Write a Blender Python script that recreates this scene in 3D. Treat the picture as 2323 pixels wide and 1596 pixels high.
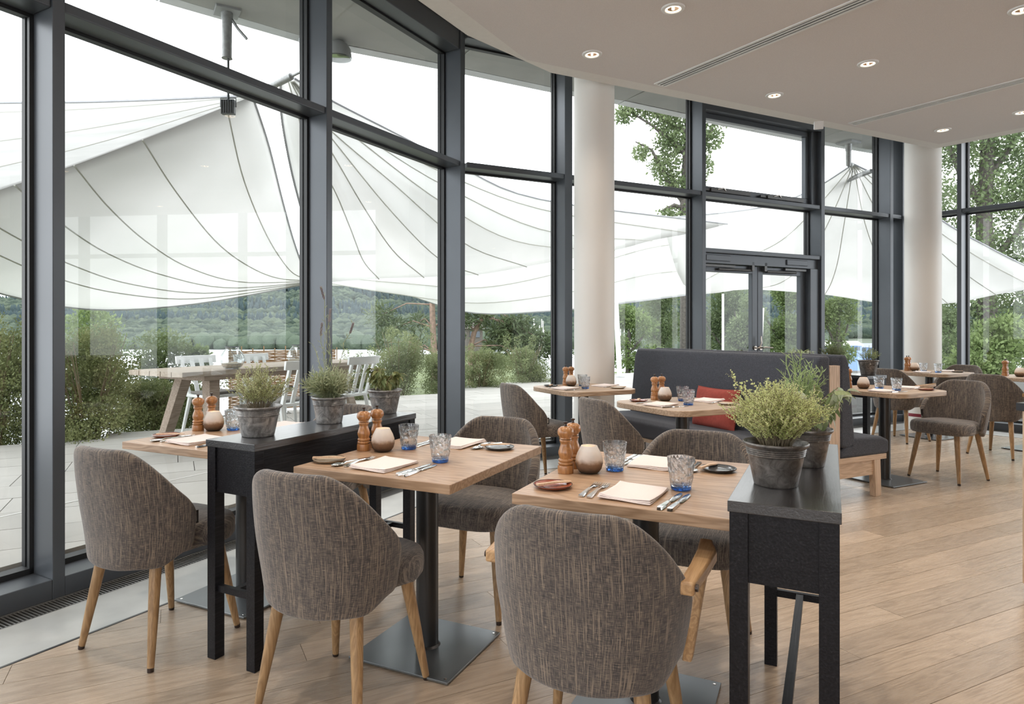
import bpy, bmesh, math, random
import numpy as np
from mathutils import Vector, Matrix
for o in list(bpy.data.objects): bpy.data.objects.remove(o)
S = bpy.context.scene; C = S.collection
R = math.radians
rnd = random.Random(7)
# ------------------------------------------------------------------ camera, world, exposure
cam = bpy.data.objects.new('camera', bpy.data.cameras.new('camera')); C.objects.link(cam)
cam.location = (0, 0, 1.25); cam.rotation_euler = (R(90), 0, 0)
cam.data.sensor_width = 36; cam.data.lens = 36*1500/2323
cam.data.shift_x = (1161.5-1125)/2323; cam.data.shift_y = -(798-745)/2323
cam.data.clip_start = .05; cam.data.clip_end = 4000
S.camera = cam
S.view_settings.view_transform = 'Standard'; S.view_settings.look = 'None'
S.view_settings.gamma = 1; S.view_settings.use_curve_mapping = False
S.view_settings.exposure = 0.0
SKY = 4.0; LAMP = 24.0
W = bpy.data.worlds.new('overcast_sky'); S.world = W; W.use_nodes = True
wn = W.node_tree; wn.nodes.clear()
wo = wn.nodes.new('ShaderNodeOutputWorld'); wb = wn.nodes.new('ShaderNodeBackground')
tc = wn.nodes.new('ShaderNodeTexCoord'); nz = wn.nodes.new('ShaderNodeTexNoise'); cr = wn.nodes.new('ShaderNodeValToRGB')
nz.inputs['Scale'].default_value = 2.2; nz.inputs['Detail'].default_value = 5
cr.color_ramp.elements[0].color = (.86, .90, .95, 1); cr.color_ramp.elements[0].position = .35
cr.color_ramp.elements[1].color = (1, 1, 1, 1); cr.color_ramp.elements[1].position = .65
wn.links.new(tc.outputs['Generated'], nz.inputs['Vector']); wn.links.new(nz.outputs['Fac'], cr.inputs['Fac'])
wn.links.new(cr.outputs['Color'], wb.inputs['Color']); wb.inputs['Strength'].default_value = SKY
wn.links.new(wb.outputs[0], wo.inputs[0])
S.cycles.max_bounces = 10; S.cycles.diffuse_bounces = 4; S.cycles.glossy_bounces = 4
S.cycles.transmission_bounces = 8; S.cycles.transparent_max_bounces = 16
S.cycles.caustics_reflective = False; S.cycles.caustics_refractive = False
S.cycles.sample_clamp_indirect = 6; S.cycles.use_denoising = True

# ------------------------------------------------------------------ materials
class NT:
    def __init__(s, name):
        s.m = bpy.data.materials.new(name); s.m.use_nodes = True; s.t = s.m.node_tree; s.t.nodes.clear()
        s.out = s.n('ShaderNodeOutputMaterial')
    def n(s, typ, **kw):
        nd = s.t.nodes.new(typ)
        for k, v in kw.items():
            if k[0] == '_': setattr(nd, k[1:], v)
            else:
                i = nd.inputs[k.replace('__', ' ')] if not k.startswith('i') or not k[1:].isdigit() else nd.inputs[int(k[1:])]
                s.put(i, v)
        return nd
    def put(s, i, v):
        if isinstance(v, bpy.types.NodeSocket): s.t.links.new(v, i)
        elif isinstance(v, (tuple, list)) and len(v) == 3 and i.type == 'RGBA': i.default_value = (*v, 1)
        else: i.default_value = v
    def co(s, kind='Object', scale=(1, 1, 1), rand=0, rot=0):
        c = s.n('ShaderNodeTexCoord').outputs[kind]
        if rand:
            oi = s.n('ShaderNodeObjectInfo')
            mu = s.n('ShaderNodeMath', _operation='MULTIPLY', i0=oi.outputs['Random'], i1=float(rand))
            c = s.n('ShaderNodeVectorMath', _operation='ADD', i0=c, i1=mu.outputs[0]).outputs[0]
        mp = s.n('ShaderNodeMapping', Vector=c); mp.inputs['Scale'].default_value = scale; mp.inputs['Rotation'].default_value = (0, 0, rot)
        return mp.outputs[0]
    def noise(s, v, scale=5., detail=3., rough=.5, dist=0.):
        return s.n('ShaderNodeTexNoise', Vector=v, Scale=scale, Detail=detail, Roughness=rough, Distortion=dist).outputs['Fac']
    def ramp(s, f, stops, interp='LINEAR'):
        r = s.n('ShaderNodeValToRGB', Fac=f); e = r.color_ramp.elements; r.color_ramp.interpolation = interp
        while len(e) < len(stops): e.new(.5)
        for el, (p, c) in zip(e, stops): el.position = p; el.color = (*c, 1) if len(c) == 3 else c
        return r.outputs['Color']
    def math(s, op, a, b=0., c=None):
        nd = s.n('ShaderNodeMath', _operation=op, i0=a, i1=b)
        if c is not None: s.put(nd.inputs[2], c)
        return nd.outputs[0]
    def mix(s, f, a, b, mode='MIX'):
        nd = s.n('ShaderNodeMix', _data_type='RGBA', _blend_type=mode)
        s.put(nd.inputs[0], f); s.put(nd.inputs[6], a); s.put(nd.inputs[7], b)
        return nd.outputs[2]
    def bsdf(s, col, rough=.5, metal=0., bump=None, bs=.2, bd=.002, **kw):
        b = s.n('ShaderNodeBsdfPrincipled', Roughness=rough, Metallic=metal)
        s.put(b.inputs['Base Color'], col)
        for k, v in kw.items(): s.put(b.inputs[k.replace('__', ' ')], v)
        if bump is not None:
            bn = s.n('ShaderNodeBump', Height=bump, Strength=bs, Distance=bd); s.put(b.inputs['Normal'], bn.outputs[0])
        s.t.links.new(b.outputs[0], s.out.inputs[0]); return b

def plain(name, col, rough=.5, metal=0., var=.06, scale=6., bumps=0., bd=.002, **kw):
    t = NT(name); v = t.co(); nf = t.noise(v, scale, 4)
    lo = tuple(max(0, c*(1-var)) for c in col); hi = tuple(min(1, c*(1+var)) for c in col)
    t.bsdf(t.ramp(nf, [(.3, lo), (.7, hi)]), rough, metal, bump=nf if bumps else None, bs=bumps, bd=bd, **kw)
    return t.m
def wood(name, dark, mid, light, axis=0, rough=.45, rand=37., stretch=1., tintvar=.16, kind='Object', knots=False, coat=0., ringsoft=False, ramt=.55):
    t = NT(name)
    sc = [9*stretch]*3; sc[axis] = .9*stretch
    v = t.co(kind, tuple(sc), rand)
    n1 = t.noise(v, 1.0, 3., .55, .4)
    rings = t.math('FRACT', t.math('MULTIPLY', n1, 13.))
    rings = t.math('ABSOLUTE', t.math('SUBTRACT', rings, .5)); rings = t.math('SUBTRACT', .55, t.math('POWER', t.math('SUBTRACT', .5, rings), 3.)) if ringsoft else rings
    sc2 = [260*stretch]*3; sc2[axis] = 9*stretch
    v2 = t.co(kind, tuple(sc2), rand); fine = t.noise(v2, 1., 2.)
    f = t.math('ADD', t.math('MULTIPLY', rings, ramt), t.math('ADD', t.math('MULTIPLY', fine, .9-ramt), .0 if ramt > .5 else .06))
    col = t.ramp(f, [(.2, dark), (.42, mid), (.75, light)])
    big = t.noise(t.co(kind, (1.2, 1.2, 1.2), rand), 1.6, 3.)
    col = t.mix(t.math('MULTIPLY', big, .35), col, mid)
    oi = t.n('ShaderNodeObjectInfo')
    mr = t.n('ShaderNodeMapRange', Value=oi.outputs['Random']); mr.inputs[3].default_value = 1-tintvar; mr.inputs[4].default_value = 1+tintvar
    hs = t.n('ShaderNodeHueSaturation', Color=col, Value=mr.outputs[0])
    col = hs.outputs[0]
    if knots:
        vo = t.n('ShaderNodeTexVoronoi', Vector=t.co(kind, (1.1, 3.2, 1), rand), Scale=1.)
        k = t.ramp(vo.outputs['Distance'], [(.0, (1, 1, 1)), (.05, (.5, .5, .5)), (.11, (0, 0, 0))])
        col = t.mix(t.math('MULTIPLY', k, .55), col, tuple(c*.45 for c in dark))
    ro = t.n('ShaderNodeMapRange', Value=fine); ro.inputs[3].default_value = rough+.07; ro.inputs[4].default_value = rough-.05
    t.bsdf(col, ro.outputs[0], bump=f, bs=.12, bd=.0015, Coat__Weight=coat, Coat__Roughness=.25)
    return t.m
def fabric(name, base, light, dark, scale=1.):
    t = NT(name)
    wv = t.noise(t.co('UV', (900*scale, 45*scale, 1), 3.), 1., 2.)
    wh = t.noise(t.co('UV', (45*scale, 900*scale, 1), 5.), 1., 2.)
    slub = t.noise(t.co('UV', (300*scale, 8*scale, 1), 9.), 1., 1.)
    slubh = t.noise(t.co('UV', (10*scale, 420*scale, 1), 9.), 1., 1.)
    blot = t.noise(t.co('UV', (9*scale, 5*scale, 1), 2.), 1., 3.)
    col = t.ramp(t.math('ADD', t.math('MULTIPLY', wv, .5), t.math('MULTIPLY', wh, .5)), [(.36, dark), (.5, base), (.66, light)])
    col = t.mix(t.ramp(slub, [(.54, (0, 0, 0)), (.70, (.75, .75, .75))]), col, light)
    col = t.mix(t.ramp(slubh, [(.60, (0, 0, 0)), (.78, (.4, .4, .4))]), col, dark)
    col = t.mix(t.math('MULTIPLY', blot, .25), col, tuple(c*.8 for c in base))
    t.bsdf(col, .92, bump=t.math('ADD', wv, wh), bs=.5, bd=.0015, Sheen__Weight=.35, Sheen__Roughness=.5)
    return t.m
def leafmat(name, c1, c2, trans=.3, scale=9., rough=.5):
    t = NT(name); nf = t.noise(t.co(), scale, 2.)
    oi = t.n('ShaderNodeObjectInfo'); f = t.math('ADD', t.math('MULTIPLY', nf, .8), t.math('MULTIPLY', oi.outputs['Random'], .2))
    col = t.ramp(f, [(.32, c1), (.68, c2)])
    p = t.n('ShaderNodeBsdfPrincipled', Roughness=rough); t.put(p.inputs['Base Color'], col); t.put(p.inputs['Specular IOR Level'], .25)
    tr = t.n('ShaderNodeBsdfTranslucent', Color=col); mx = t.n('ShaderNodeMixShader', Fac=trans, i1=p.outputs[0], i2=tr.outputs[0])
    t.t.links.new(mx.outputs[0], t.out.inputs[0]); return t.m
def paneglass(name, tint=(.97, .985, .98), ior=1.52):
    t = NT(name); tr = t.n('ShaderNodeBsdfTransparent', Color=tint); gl = t.n('ShaderNodeBsdfGlossy', Roughness=.0)
    bf = t.math('MULTIPLY', t.n('ShaderNodeNewGeometry').outputs['Backfacing'], 1/ior-ior); fr = t.n('ShaderNodeFresnel', IOR=t.math('ADD', bf, ior)); mx = t.n('ShaderNodeMixShader', Fac=fr.outputs[0], i1=tr.outputs[0], i2=gl.outputs[0])
    t.t.links.new(mx.outputs[0], t.out.inputs[0]); return t.m
def realglass(name, col=(1, 1, 1), rough=0., ior=1.45):
    t = NT(name); g = t.n('ShaderNodeBsdfGlass', Color=col, Roughness=rough, IOR=ior); tr = t.n('ShaderNodeBsdfTransparent', Color=col)
    mx = t.n('ShaderNodeMixShader', Fac=.25, i1=g.outputs[0], i2=tr.outputs[0])
    t.t.links.new(mx.outputs[0], t.out.inputs[0]); return t.m

M = {}
M['frame'] = plain('anodised_grey_metal', (.085, .096, .11), .36, .3, .05, 3.)
M['gasket'] = plain('black_rubber', (.018, .02, .022), .5)
M['glass'] = paneglass('window_glass')
M['white'] = plain('white_plaster', (.80, .78, .75), .7, 0, .02, 30., .15, .001)
M['column'] = plain('column_plaster', (.78, .76, .72), .55, 0, .03, 1.2)
M['ceiling'] = plain('beige_acoustic_plaster', (.73, .69, .675), .95, 0, .05, 180., .5, .002)
M['soffit'] = plain('grey_soffit_board', (.42, .43, .42), .8, 0, .08, 2.5)
M['eave'] = plain('perforated_eave_metal', (.62, .64, .66), .5, .2)
M['plank'] = wood('oak_floor', (.25, .185, .13), (.425, .335, .25), (.54, .445, .345), 0, .27, 37., .8, .17, knots=True, ramt=.36)
M['subfloor'] = plain('dark_subfloor', (.10, .07, .045), .8)
M['floorfar'] = wood('oak_floor_field', (.25, .185, .13), (.425, .335, .25), (.54, .445, .345), 0, .30, 0)
M['stone'] = plain('honed_grey_stone', (.47, .48, .465), .30, 0, .16, 3.5)
M['grate'] = plain('grate_metal', (.30, .30, .29), .35, .7)
M['pit'] = plain('trench_black', (.012, .012, .012), .8)
M['top'] = wood('oiled_oak_top', (.33, .205, .12), (.50, .335, .215), (.62, .46, .32), 0, .38, 11., 1.1, .05, coat=.15)
M['toprnd'] = wood('oiled_oak_round_top', (.36, .25, .165), (.52, .385, .275), (.64, .50, .375), 0, .40, 11., 1.1, .05, coat=.1)
M['edge'] = wood('oak_top_edge', (.26, .17, .10), (.40, .28, .18), (.50, .36, .25), 0, .45, 3., 1.5, .05)
M['leg'] = wood('oak_chair_leg', (.27, .16, .075), (.43, .275, .14), (.54, .36, .20), 2, .38, 17., 1.6, .12)
M['armwood'] = wood('oak_armrest', (.36, .21, .10), (.54, .34, .175), (.66, .44, .25), 1, .36, 17., 1.4, .08)
M['lightoak'] = wood('light_oak_panel', (.48, .34, .23), (.64, .48, .345), (.74, .58, .44), 2, .45, 19., 1., .06)
M['lightoakx'] = wood('light_oak_rail', (.46, .32, .21), (.60, .44, .31), (.70, .54, .40), 0, .45, 19., 1., .06)
t = NT('black_stained_oak')
g = t.noise(t.co('Object', (170, 8, 170), 7.), 1., 3.); gv = t.noise(t.co('Object', (60, 60, 60), 7.), 1., 3.)
t.bsdf(t.ramp(g, [(.35, (.006, .006, .008)), (.62, (.013, .013, .016)), (.75, (.028, .028, .032))]), .34, bump=t.math('ADD', g, t.math('MULTIPLY', gv, .3)), bs=.45, bd=.0014, Specular__IOR__Level=.22)
M['black'] = t.m
t = NT('black_oak_top_board'); g = t.noise(t.co('Object', (150, 7, 150), 7.), 1., 3., .6, .4)
t.bsdf(t.ramp(g, [(.35, (.008, .008, .010)), (.7, (.022, .022, .025))]), .30, bump=g, bs=.5, bd=.0022, Specular__IOR__Level=.6, Coat__Weight=.8, Coat__Roughness=.2); M['blacktop'] = t.m
M['steel'] = plain('dark_raw_steel', (.055, .055, .056), .33, .6, .12, 4.)
M['steelplate'] = plain('brushed_steel_plate', (.19, .205, .215), .30, .75, .1, 3.)
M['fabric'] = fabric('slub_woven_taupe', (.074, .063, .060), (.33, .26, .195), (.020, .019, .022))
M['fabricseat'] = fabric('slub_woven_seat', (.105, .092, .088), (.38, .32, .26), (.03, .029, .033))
M['piping'] = plain('piping_yarn', (.26, .245, .25), .9, 0, .1, 200.)
t = NT('charcoal_wool_felt'); nf = t.noise(t.co('Object', (1, 1, 1)), 460., 2.); nb = t.noise(t.co(), 60., 2.)
t.bsdf(t.ramp(nf, [(.36, (.016, .018, .026)), (.55, (.048, .054, .070)), (.74, (.17, .18, .21))]), .95, bump=nf, bs=.6, bd=.002, Sheen__Weight=.08)
M['felt'] = t.m
M['red'] = plain('brick_red_cotton', (.30, .055, .04), .9, 0, .12, 40., .2)
M['napkin'] = plain('white_linen', (.84, .76, .735), .9, 0, .02, 220., .3, .0006)
M['silver'] = plain('polished_cutlery', (.78, .77, .75), .14, 1., .03)
M['mill'] = wood('turned_beech', (.30, .13, .045), (.44, .205, .075), (.52, .27, .11), 2, .28, 5., 2., .06, coat=.3)
M['millknob'] = plain('dark_knob', (.05, .035, .03), .35, .5)
M['butter'] = wood('pale_wood_knife', (.50, .33, .20), (.68, .48, .33), (.76, .57, .41), 0, .5, 5., 4., .05)
M['terracotta'] = plain('glazed_terracotta', (.32, .085, .045), .12, 0, .15, 30.)
M['plategrey'] = plain('glazed_dark_plate', (.10, .105, .11), .1, 0, .15, 30.)
M['platecream'] = plain('glazed_sand_plate', (.50, .42, .31), .15, 0, .1, 30.)
M['platerim'] = plain('dark_plate_rim', (.045, .04, .04), .2)
M['tumbler'] = realglass('smoky_faceted_glass', (.95, .96, .97)); M['tumblerbase'] = realglass('blue_glass_base', (.30, .50, .80))
t = NT('clear_jar_glass'); tr = t.n('ShaderNodeBsdfTransparent', Color=(.90, .93, .93)); gl = t.n('ShaderNodeBsdfGlossy', Roughness=.03, Color=(.9, .93, .95))
lw = t.n('ShaderNodeLayerWeight', Blend=.55); mx = t.n('ShaderNodeMixShader', Fac=t.math('ADD', t.math('MULTIPLY', lw.outputs['Facing'], .62), .12), i1=tr.outputs[0], i2=gl.outputs[0]); t.t.links.new(mx.outputs[0], t.out.inputs[0]); M['clear'] = t.m
t = NT('frosted_votive_glass'); tcg = t.n('ShaderNodeTexCoord').outputs['Object']; sep = t.n('ShaderNodeSeparateXYZ', Vector=tcg)
nf = t.noise(tcg, 60., 4.)
h = t.math('ADD', t.math('MULTIPLY', sep.outputs[2], 11.), t.math('MULTIPLY', nf, .22))
col = t.ramp(h, [(.22, (.11, .095, .08)), (.48, (.20, .175, .15)), (.66, (.70, .72, .73)), (1., (.86, .89, .90))])
p = t.n('ShaderNodeBsdfPrincipled', Roughness=.3); t.put(p.inputs['Base Color'], col)
tl = t.n('ShaderNodeBsdfTranslucent', Color=col); mx = t.n('ShaderNodeMixShader', Fac=.6, i1=p.outputs[0], i2=tl.outputs[0])
t.t.links.new(mx.outputs[0], t.out.inputs[0]); M['votive'] = t.m
M['wax'] = plain('candle_wax', (.85, .78, .66), .4)
t = NT('candle_flame'); e = t.n('ShaderNodeEmission', Color=(1., .42, .12), Strength=260.); t.t.links.new(e.outputs[0], t.out.inputs[0]); M['flame'] = t.m
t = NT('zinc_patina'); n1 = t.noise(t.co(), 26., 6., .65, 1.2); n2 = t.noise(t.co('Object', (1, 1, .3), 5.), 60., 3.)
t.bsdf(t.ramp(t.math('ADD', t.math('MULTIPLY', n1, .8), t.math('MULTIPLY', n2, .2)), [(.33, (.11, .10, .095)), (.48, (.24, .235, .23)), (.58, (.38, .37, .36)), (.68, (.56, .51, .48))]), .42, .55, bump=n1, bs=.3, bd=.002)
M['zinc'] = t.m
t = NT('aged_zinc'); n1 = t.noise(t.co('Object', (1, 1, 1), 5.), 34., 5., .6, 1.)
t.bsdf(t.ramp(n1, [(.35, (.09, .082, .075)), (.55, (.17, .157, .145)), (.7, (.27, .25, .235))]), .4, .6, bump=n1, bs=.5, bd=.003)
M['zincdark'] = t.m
M['soil'] = plain('potting_soil', (.035, .025, .018), .95, 0, .4, 80., .8, .01)
M['thyme'] = leafmat('thyme_leaf', (.62, .70, .28), (.84, .87, .52), .5)
M['thyme2'] = leafmat('grey_thyme_leaf', (.46, .50, .26), (.68, .70, .44), .45)
M['twig'] = plain('thin_twig', (.20, .16, .10), .8)
M['lavender'] = leafmat('lavender_leaf', (.28, .33, .17), (.50, .54, .36), .3)
M['flower'] = leafmat('faded_lavender_bloom', (.30, .26, .28), (.50, .46, .46), .2)
M['rosemary'] = leafmat('rosemary_leaf', (.26, .37, .15), (.48, .58, .30), .3)
M['sage'] = leafmat('sage_leaf', (.20, .27, .10), (.36, .42, .22), .3, 20.)
M['sagepale'] = leafmat('pale_sage_leaf', (.36, .42, .28), (.52, .57, .42), .3, 20.)
M['sagedry'] = leafmat('dull_sage_leaf', (.14, .16, .055), (.30, .31, .13), .25, 20.)
M['sageyellow'] = leafmat('yellowed_sage_leaf', (.55, .52, .12), (.62, .60, .20), .3)
t = NT('terrace_paver'); n1 = t.noise(t.co('Object', (1, 1, 1), 9.), 500., 2.); n2 = t.noise(t.co('Object', (1, 1, 1), 9.), 3., 4.)
oi = t.n('ShaderNodeObjectInfo')
f = t.math('ADD', t.math('ADD', t.math('MULTIPLY', n1, .3), t.math('MULTIPLY', n2, .4)), t.math('MULTIPLY', oi.outputs['Random'], .3))
t.bsdf(t.ramp(f, [(.3, (.36, .352, .325)), (.7, (.45, .44, .41))]), .75, bump=n1, bs=.25, bd=.002); M['paver'] = t.m
M['mortar'] = plain('joint_sand', (.06, .06, .055), .95)
M['drain'] = plain('bright_drain_strip', (.72, .72, .70), .45, .3)
t = NT('sail_cloth'); nf = t.noise(t.co('Object', (1, 1, 1)), .9, 3.)
col = t.ramp(nf, [(.3, (.73, .735, .72)), (.7, (.80, .80, .79))])
d1 = t.n('ShaderNodeBsdfDiffuse', Color=col); t2 = t.n('ShaderNodeBsdfTranslucent', Color=col)
mx = t.n('ShaderNodeMixShader', Fac=.62, i1=d1.outputs[0], i2=t2.outputs[0]); t.t.links.new(mx.outputs[0], t.out.inputs[0]); M['sail'] = t.m
t = NT('sail_seam_tape'); d1 = t.n('ShaderNodeBsdfDiffuse', Color=(.62, .62, .58)); t2 = t.n('ShaderNodeBsdfTranslucent', Color=(.62, .62, .58)); mx = t.n('ShaderNodeMixShader', Fac=.6, i1=d1.outputs[0], i2=t2.outputs[0]); t.t.links.new(mx.outputs[0], t.out.inputs[0]); M['seam'] = t.m
t = NT('shaded_sail_cloth'); nf = t.noise(t.co('Object', (1, 1, 9.), 0), 1.2, 3.)
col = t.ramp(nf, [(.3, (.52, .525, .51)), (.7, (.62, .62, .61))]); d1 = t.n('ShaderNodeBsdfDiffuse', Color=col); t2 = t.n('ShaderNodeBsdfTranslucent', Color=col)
mx = t.n('ShaderNodeMixShader', Fac=.45, i1=d1.outputs[0], i2=t2.outputs[0]); t.t.links.new(mx.outputs[0], t.out.inputs[0]); M['sail_shaded'] = t.m  # darker copy of the sail cloth, shade of the upper face put into its colour
M['hem'] = plain('sail_hem_webbing', (.36, .37, .39), .8)
M['galv'] = plain('galvanised_tube', (.30, .31, .31), .5, .5, .2, 30.)
M['greypaint'] = plain('grey_painted_metal', (.34, .355, .36), .5, .1)
M['whitemetal'] = plain('white_post_paint', (.75, .76, .74), .5)
M['flood'] = plain('dark_floodlight_body', (.07, .08, .085), .45, .2)
M['teak'] = wood('weathered_teak', (.24, .185, .14), (.36, .29, .23), (.50, .43, .35), 0, .7, 13., .9, .1)
M['teaktop'] = wood('weathered_teak_top', (.30, .25, .19), (.42, .36, .29), (.52, .46, .38), 0, .65, 13., .9, .1)
M['whitewood'] = plain('white_painted_wood', (.80, .83, .82), .45)
M['pad'] = plain('grey_seat_pad', (.20, .19, .175), .95, 0, .15, 300.)
M['wicker'] = plain('woven_willow', (.46, .30, .17), .75, 0, .25, 40.)
M['sand'] = plain('lantern_sand', (.50, .43, .32), .95, 0, .2, 200.)
M['shrub'] = leafmat('privet_leaf', (.15, .18, .07), (.36, .39, .18), .3, 3.)
M['shrub2'] = leafmat('light_privet_leaf', (.13, .17, .07), (.28, .32, .16), .3, 3.)
M['fresh'] = leafmat('fresh_tree_leaf', (.13, .19, .065), (.25, .32, .14), .35, 3.)
M['willow'] = leafmat('willow_leaf', (.12, .16, .07), (.21, .26, .125), .35, 3.)
M['oakleaf'] = leafmat('oak_leaf', (.10, .145, .065), (.22, .275, .14), .4, 1.4)
M['needle'] = leafmat('pine_needles', (.065, .10, .05), (.14, .18, .09), .2, 1.5)
M['bark'] = plain('dark_oak_bark', (.10, .09, .08), .9, 0, .3, 14., .8, .03)
M['pinebark'] = plain('orange_pine_bark', (.27, .19, .15), .9, 0, .3, 9., .6, .02)
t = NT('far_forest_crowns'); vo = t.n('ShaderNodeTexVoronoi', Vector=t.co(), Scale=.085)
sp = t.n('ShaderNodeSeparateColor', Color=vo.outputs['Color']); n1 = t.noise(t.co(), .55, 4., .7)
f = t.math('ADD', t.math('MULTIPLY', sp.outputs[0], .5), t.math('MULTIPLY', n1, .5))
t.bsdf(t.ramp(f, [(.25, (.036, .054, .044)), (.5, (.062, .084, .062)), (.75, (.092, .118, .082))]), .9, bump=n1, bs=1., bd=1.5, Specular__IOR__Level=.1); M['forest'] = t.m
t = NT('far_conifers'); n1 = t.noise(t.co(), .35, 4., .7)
t.bsdf(t.ramp(n1, [(.3, (.036, .056, .062)), (.7, (.056, .079, .079))]), .9, bump=n1, bs=.6, bd=1., Specular__IOR__Level=.1); M['conifer'] = t.m  # bluish greens of the far trees put distance haze into the base colour
M['meadow'] = plain('hill_meadow', (.07, .09, .06), .95, 0, .2, .02)
M['bank'] = plain('garden_bank', (.09, .12, .04), .95, 0, .3, 1.)
t = NT('lake_water'); n1 = t.noise(t.co('Object', (1, 1, 1)), .8, 4., .6)
t.bsdf((.42, .46, .48), .32, bump=n1, bs=.5, bd=.25, Specular__IOR__Level=1.); M['water'] = t.m
M['blue'] = plain('blue_cladding', (.16, .25, .42), .6); M['housewhite'] = plain('white_render', (.7, .7, .68), .8)
M['roofgrey'] = plain('grey_roof', (.22, .24, .27), .7); M['roofred'] = plain('red_tiled_roof', (.34, .13, .08), .8)
M['darkglass'] = plain('dark_window', (.04, .06, .08), .1)
M['wallwood'] = wood('oak_wall_panelling', (.22, .15, .10), (.34, .25, .17), (.42, .32, .23), 2, .5, 0)
M['counter'] = plain('black_counter_slab', (.015, .017, .022), .3)
M['brass'] = plain('brushed_handle_steel', (.50, .46, .42), .3, .9)
M['darkarm'] = plain('dark_closer_metal', (.09, .09, .09), .35, .5)
M['plastic'] = plain('white_plastic', (.78, .78, .77), .4)
M['reflector'] = plain('copper_reflector', (.80, .50, .32), .2, .9)
t = NT('lamp_bulb_glow'); e = t.n('ShaderNodeEmission', Color=(1., .80, .58), Strength=9.); t.t.links.new(e.outputs[0], t.out.inputs[0]); M['bulb'] = t.m
M['reddot'] = plain('dark_red_stripe', (.22, .02, .035), .5)
M['tagm'] = plain('black_label_cloth', (.02, .018, .018), .8); M['tagw'] = plain('label_thread', (.6, .58, .55), .8)

# ------------------------------------------------------------------ mesh helpers
class MB:
    def __init__(s): s.v = []; s.f = []; s.uv = None
    def add(s, vs, fs):
        b = len(s.v); s.v += [tuple(v) for v in vs]; s.f += [tuple(i+b for i in f) for f in fs]; return s
    def box(s, c, d, rz=0., tilt=None):
        x, y, z = (k/2 for k in d); m = Matrix.Rotation(rz, 3, 'Z')
        if tilt is not None: m = tilt
        vs = [m @ Vector((sx*x, sy*y, sz*z)) + Vector(c) for sz in (-1, 1) for sy in (-1, 1) for sx in (-1, 1)]
        return s.add(vs, [(0, 2, 3, 1), (4, 5, 7, 6), (0, 1, 5, 4), (2, 6, 7, 3), (0, 4, 6, 2), (1, 3, 7, 5)])
    def bx(s, x0, x1, y0, y1, z0, z1): return s.box(((x0+x1)/2, (y0+y1)/2, (z0+z1)/2), (abs(x1-x0), abs(y1-y0), abs(z1-z0)))
    def prism(s, pts, z0, z1):
        n = len(pts); a = sum(pts[i][0]*pts[(i+1) % n][1]-pts[(i+1) % n][0]*pts[i][1] for i in range(n))
        if a < 0: pts = pts[::-1]
        return s.add([(x, y, z0) for x, y in pts]+[(x, y, z1) for x, y in pts],
                     [tuple(range(n))[::-1], tuple(range(n, 2*n))]+[(i, (i+1) % n, (i+1) % n+n, i+n) for i in range(n)])
    def lathe(s, prof, n=24, c=(0, 0, 0), cap=True):
        vs = [(c[0]+r*math.cos(2*math.pi*k/n), c[1]+r*math.sin(2*math.pi*k/n), c[2]+z) for r, z in prof for k in range(n)]
        fs = [(i*n+k, i*n+(k+1) % n, (i+1)*n+(k+1) % n, (i+1)*n+k) for i in range(len(prof)-1) for k in range(n)]
        if cap: fs += [tuple(range(n))[::-1], tuple((len(prof)-1)*n+k for k in range(n))]
        return s.add(vs, fs)
    def tube(s, pts, r, n=8, cap=True):
        pts = [Vector(p) for p in pts]; rr = r if isinstance(r, (list, tuple)) else [r]*len(pts)
        vs = []; up = None
        for i, p in enumerate(pts):
            d = (pts[min(i+1, len(pts)-1)]-pts[max(i-1, 0)])
            d = d.normalized() if d.length > 1e-9 else Vector((0, 0, 1))
            if up is None: up = Vector((0, 0, 1)) if abs(d.z) < .9 else Vector((1, 0, 0))
            a = d.cross(up); a = a.normalized() if a.length > 1e-6 else d.orthogonal().normalized()
            b = a.cross(d).normalized(); up = b
            vs += [p+(a*math.cos(2*math.pi*k/n)+b*math.sin(2*math.pi*k/n))*rr[i] for k in range(n)]
        fs = [(i*n+k, (i+1)*n+k, (i+1)*n+(k+1) % n, i*n+(k+1) % n) for i in range(len(pts)-1) for k in range(n)]
        if cap: fs += [tuple(range(n)), tuple((len(pts)-1)*n+k for k in range(n))[::-1]]
        return s.add(vs, fs)
    def mesh(s, name, m, smooth=None, uv=None):
        me = bpy.data.meshes.new(name); me.from_pydata(s.v, [], s.f); me.materials.append(m)
        if uv is not None:
            l = me.uv_layers.new(name='UVMap'); idx = np.empty(len(me.loops), dtype=np.int32); me.loops.foreach_get('vertex_index', idx)
            l.data.foreach_set('uv', np.asarray(uv, dtype=np.float32)[idx].ravel())
        if smooth is not None:
            me.polygons.foreach_set('use_smooth', [True]*len(me.polygons)); me.update(); me.set_sharp_from_angle(angle=R(smooth))
        me.update(); return me
    def build(s, name, m, parent=None, smooth=None, bevel=0., uv=None, kind=None, label=None):
        return link(name, s.mesh(name, m, smooth, uv), parent, bevel, kind, label)
def link(name, me, parent=None, bevel=0., kind=None, label=None):
    o = bpy.data.objects.new(name, me); C.objects.link(o)
    if parent is not None: o.parent = parent
    if bevel:
        b = o.modifiers.new('bevel', 'BEVEL'); b.width = bevel; b.segments = 2; b.limit_method = 'ANGLE'
    if kind: o['kind'] = kind
    if label: o['label'] = label
    return o
def tag(o, label, cat, group=None, kind=None):
    o['label'] = label; o['category'] = cat
    if group: o['group'] = group
    if kind: o['kind'] = kind
    return o
def thing(name, label, cat, loc=(0, 0, 0), rz=0., group=None):
    o = bpy.data.objects.new(name, None); C.objects.link(o); o.location = loc; o.rotation_euler = (0, 0, rz); o.empty_display_size = .1
    return tag(o, label, cat, group)
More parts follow.
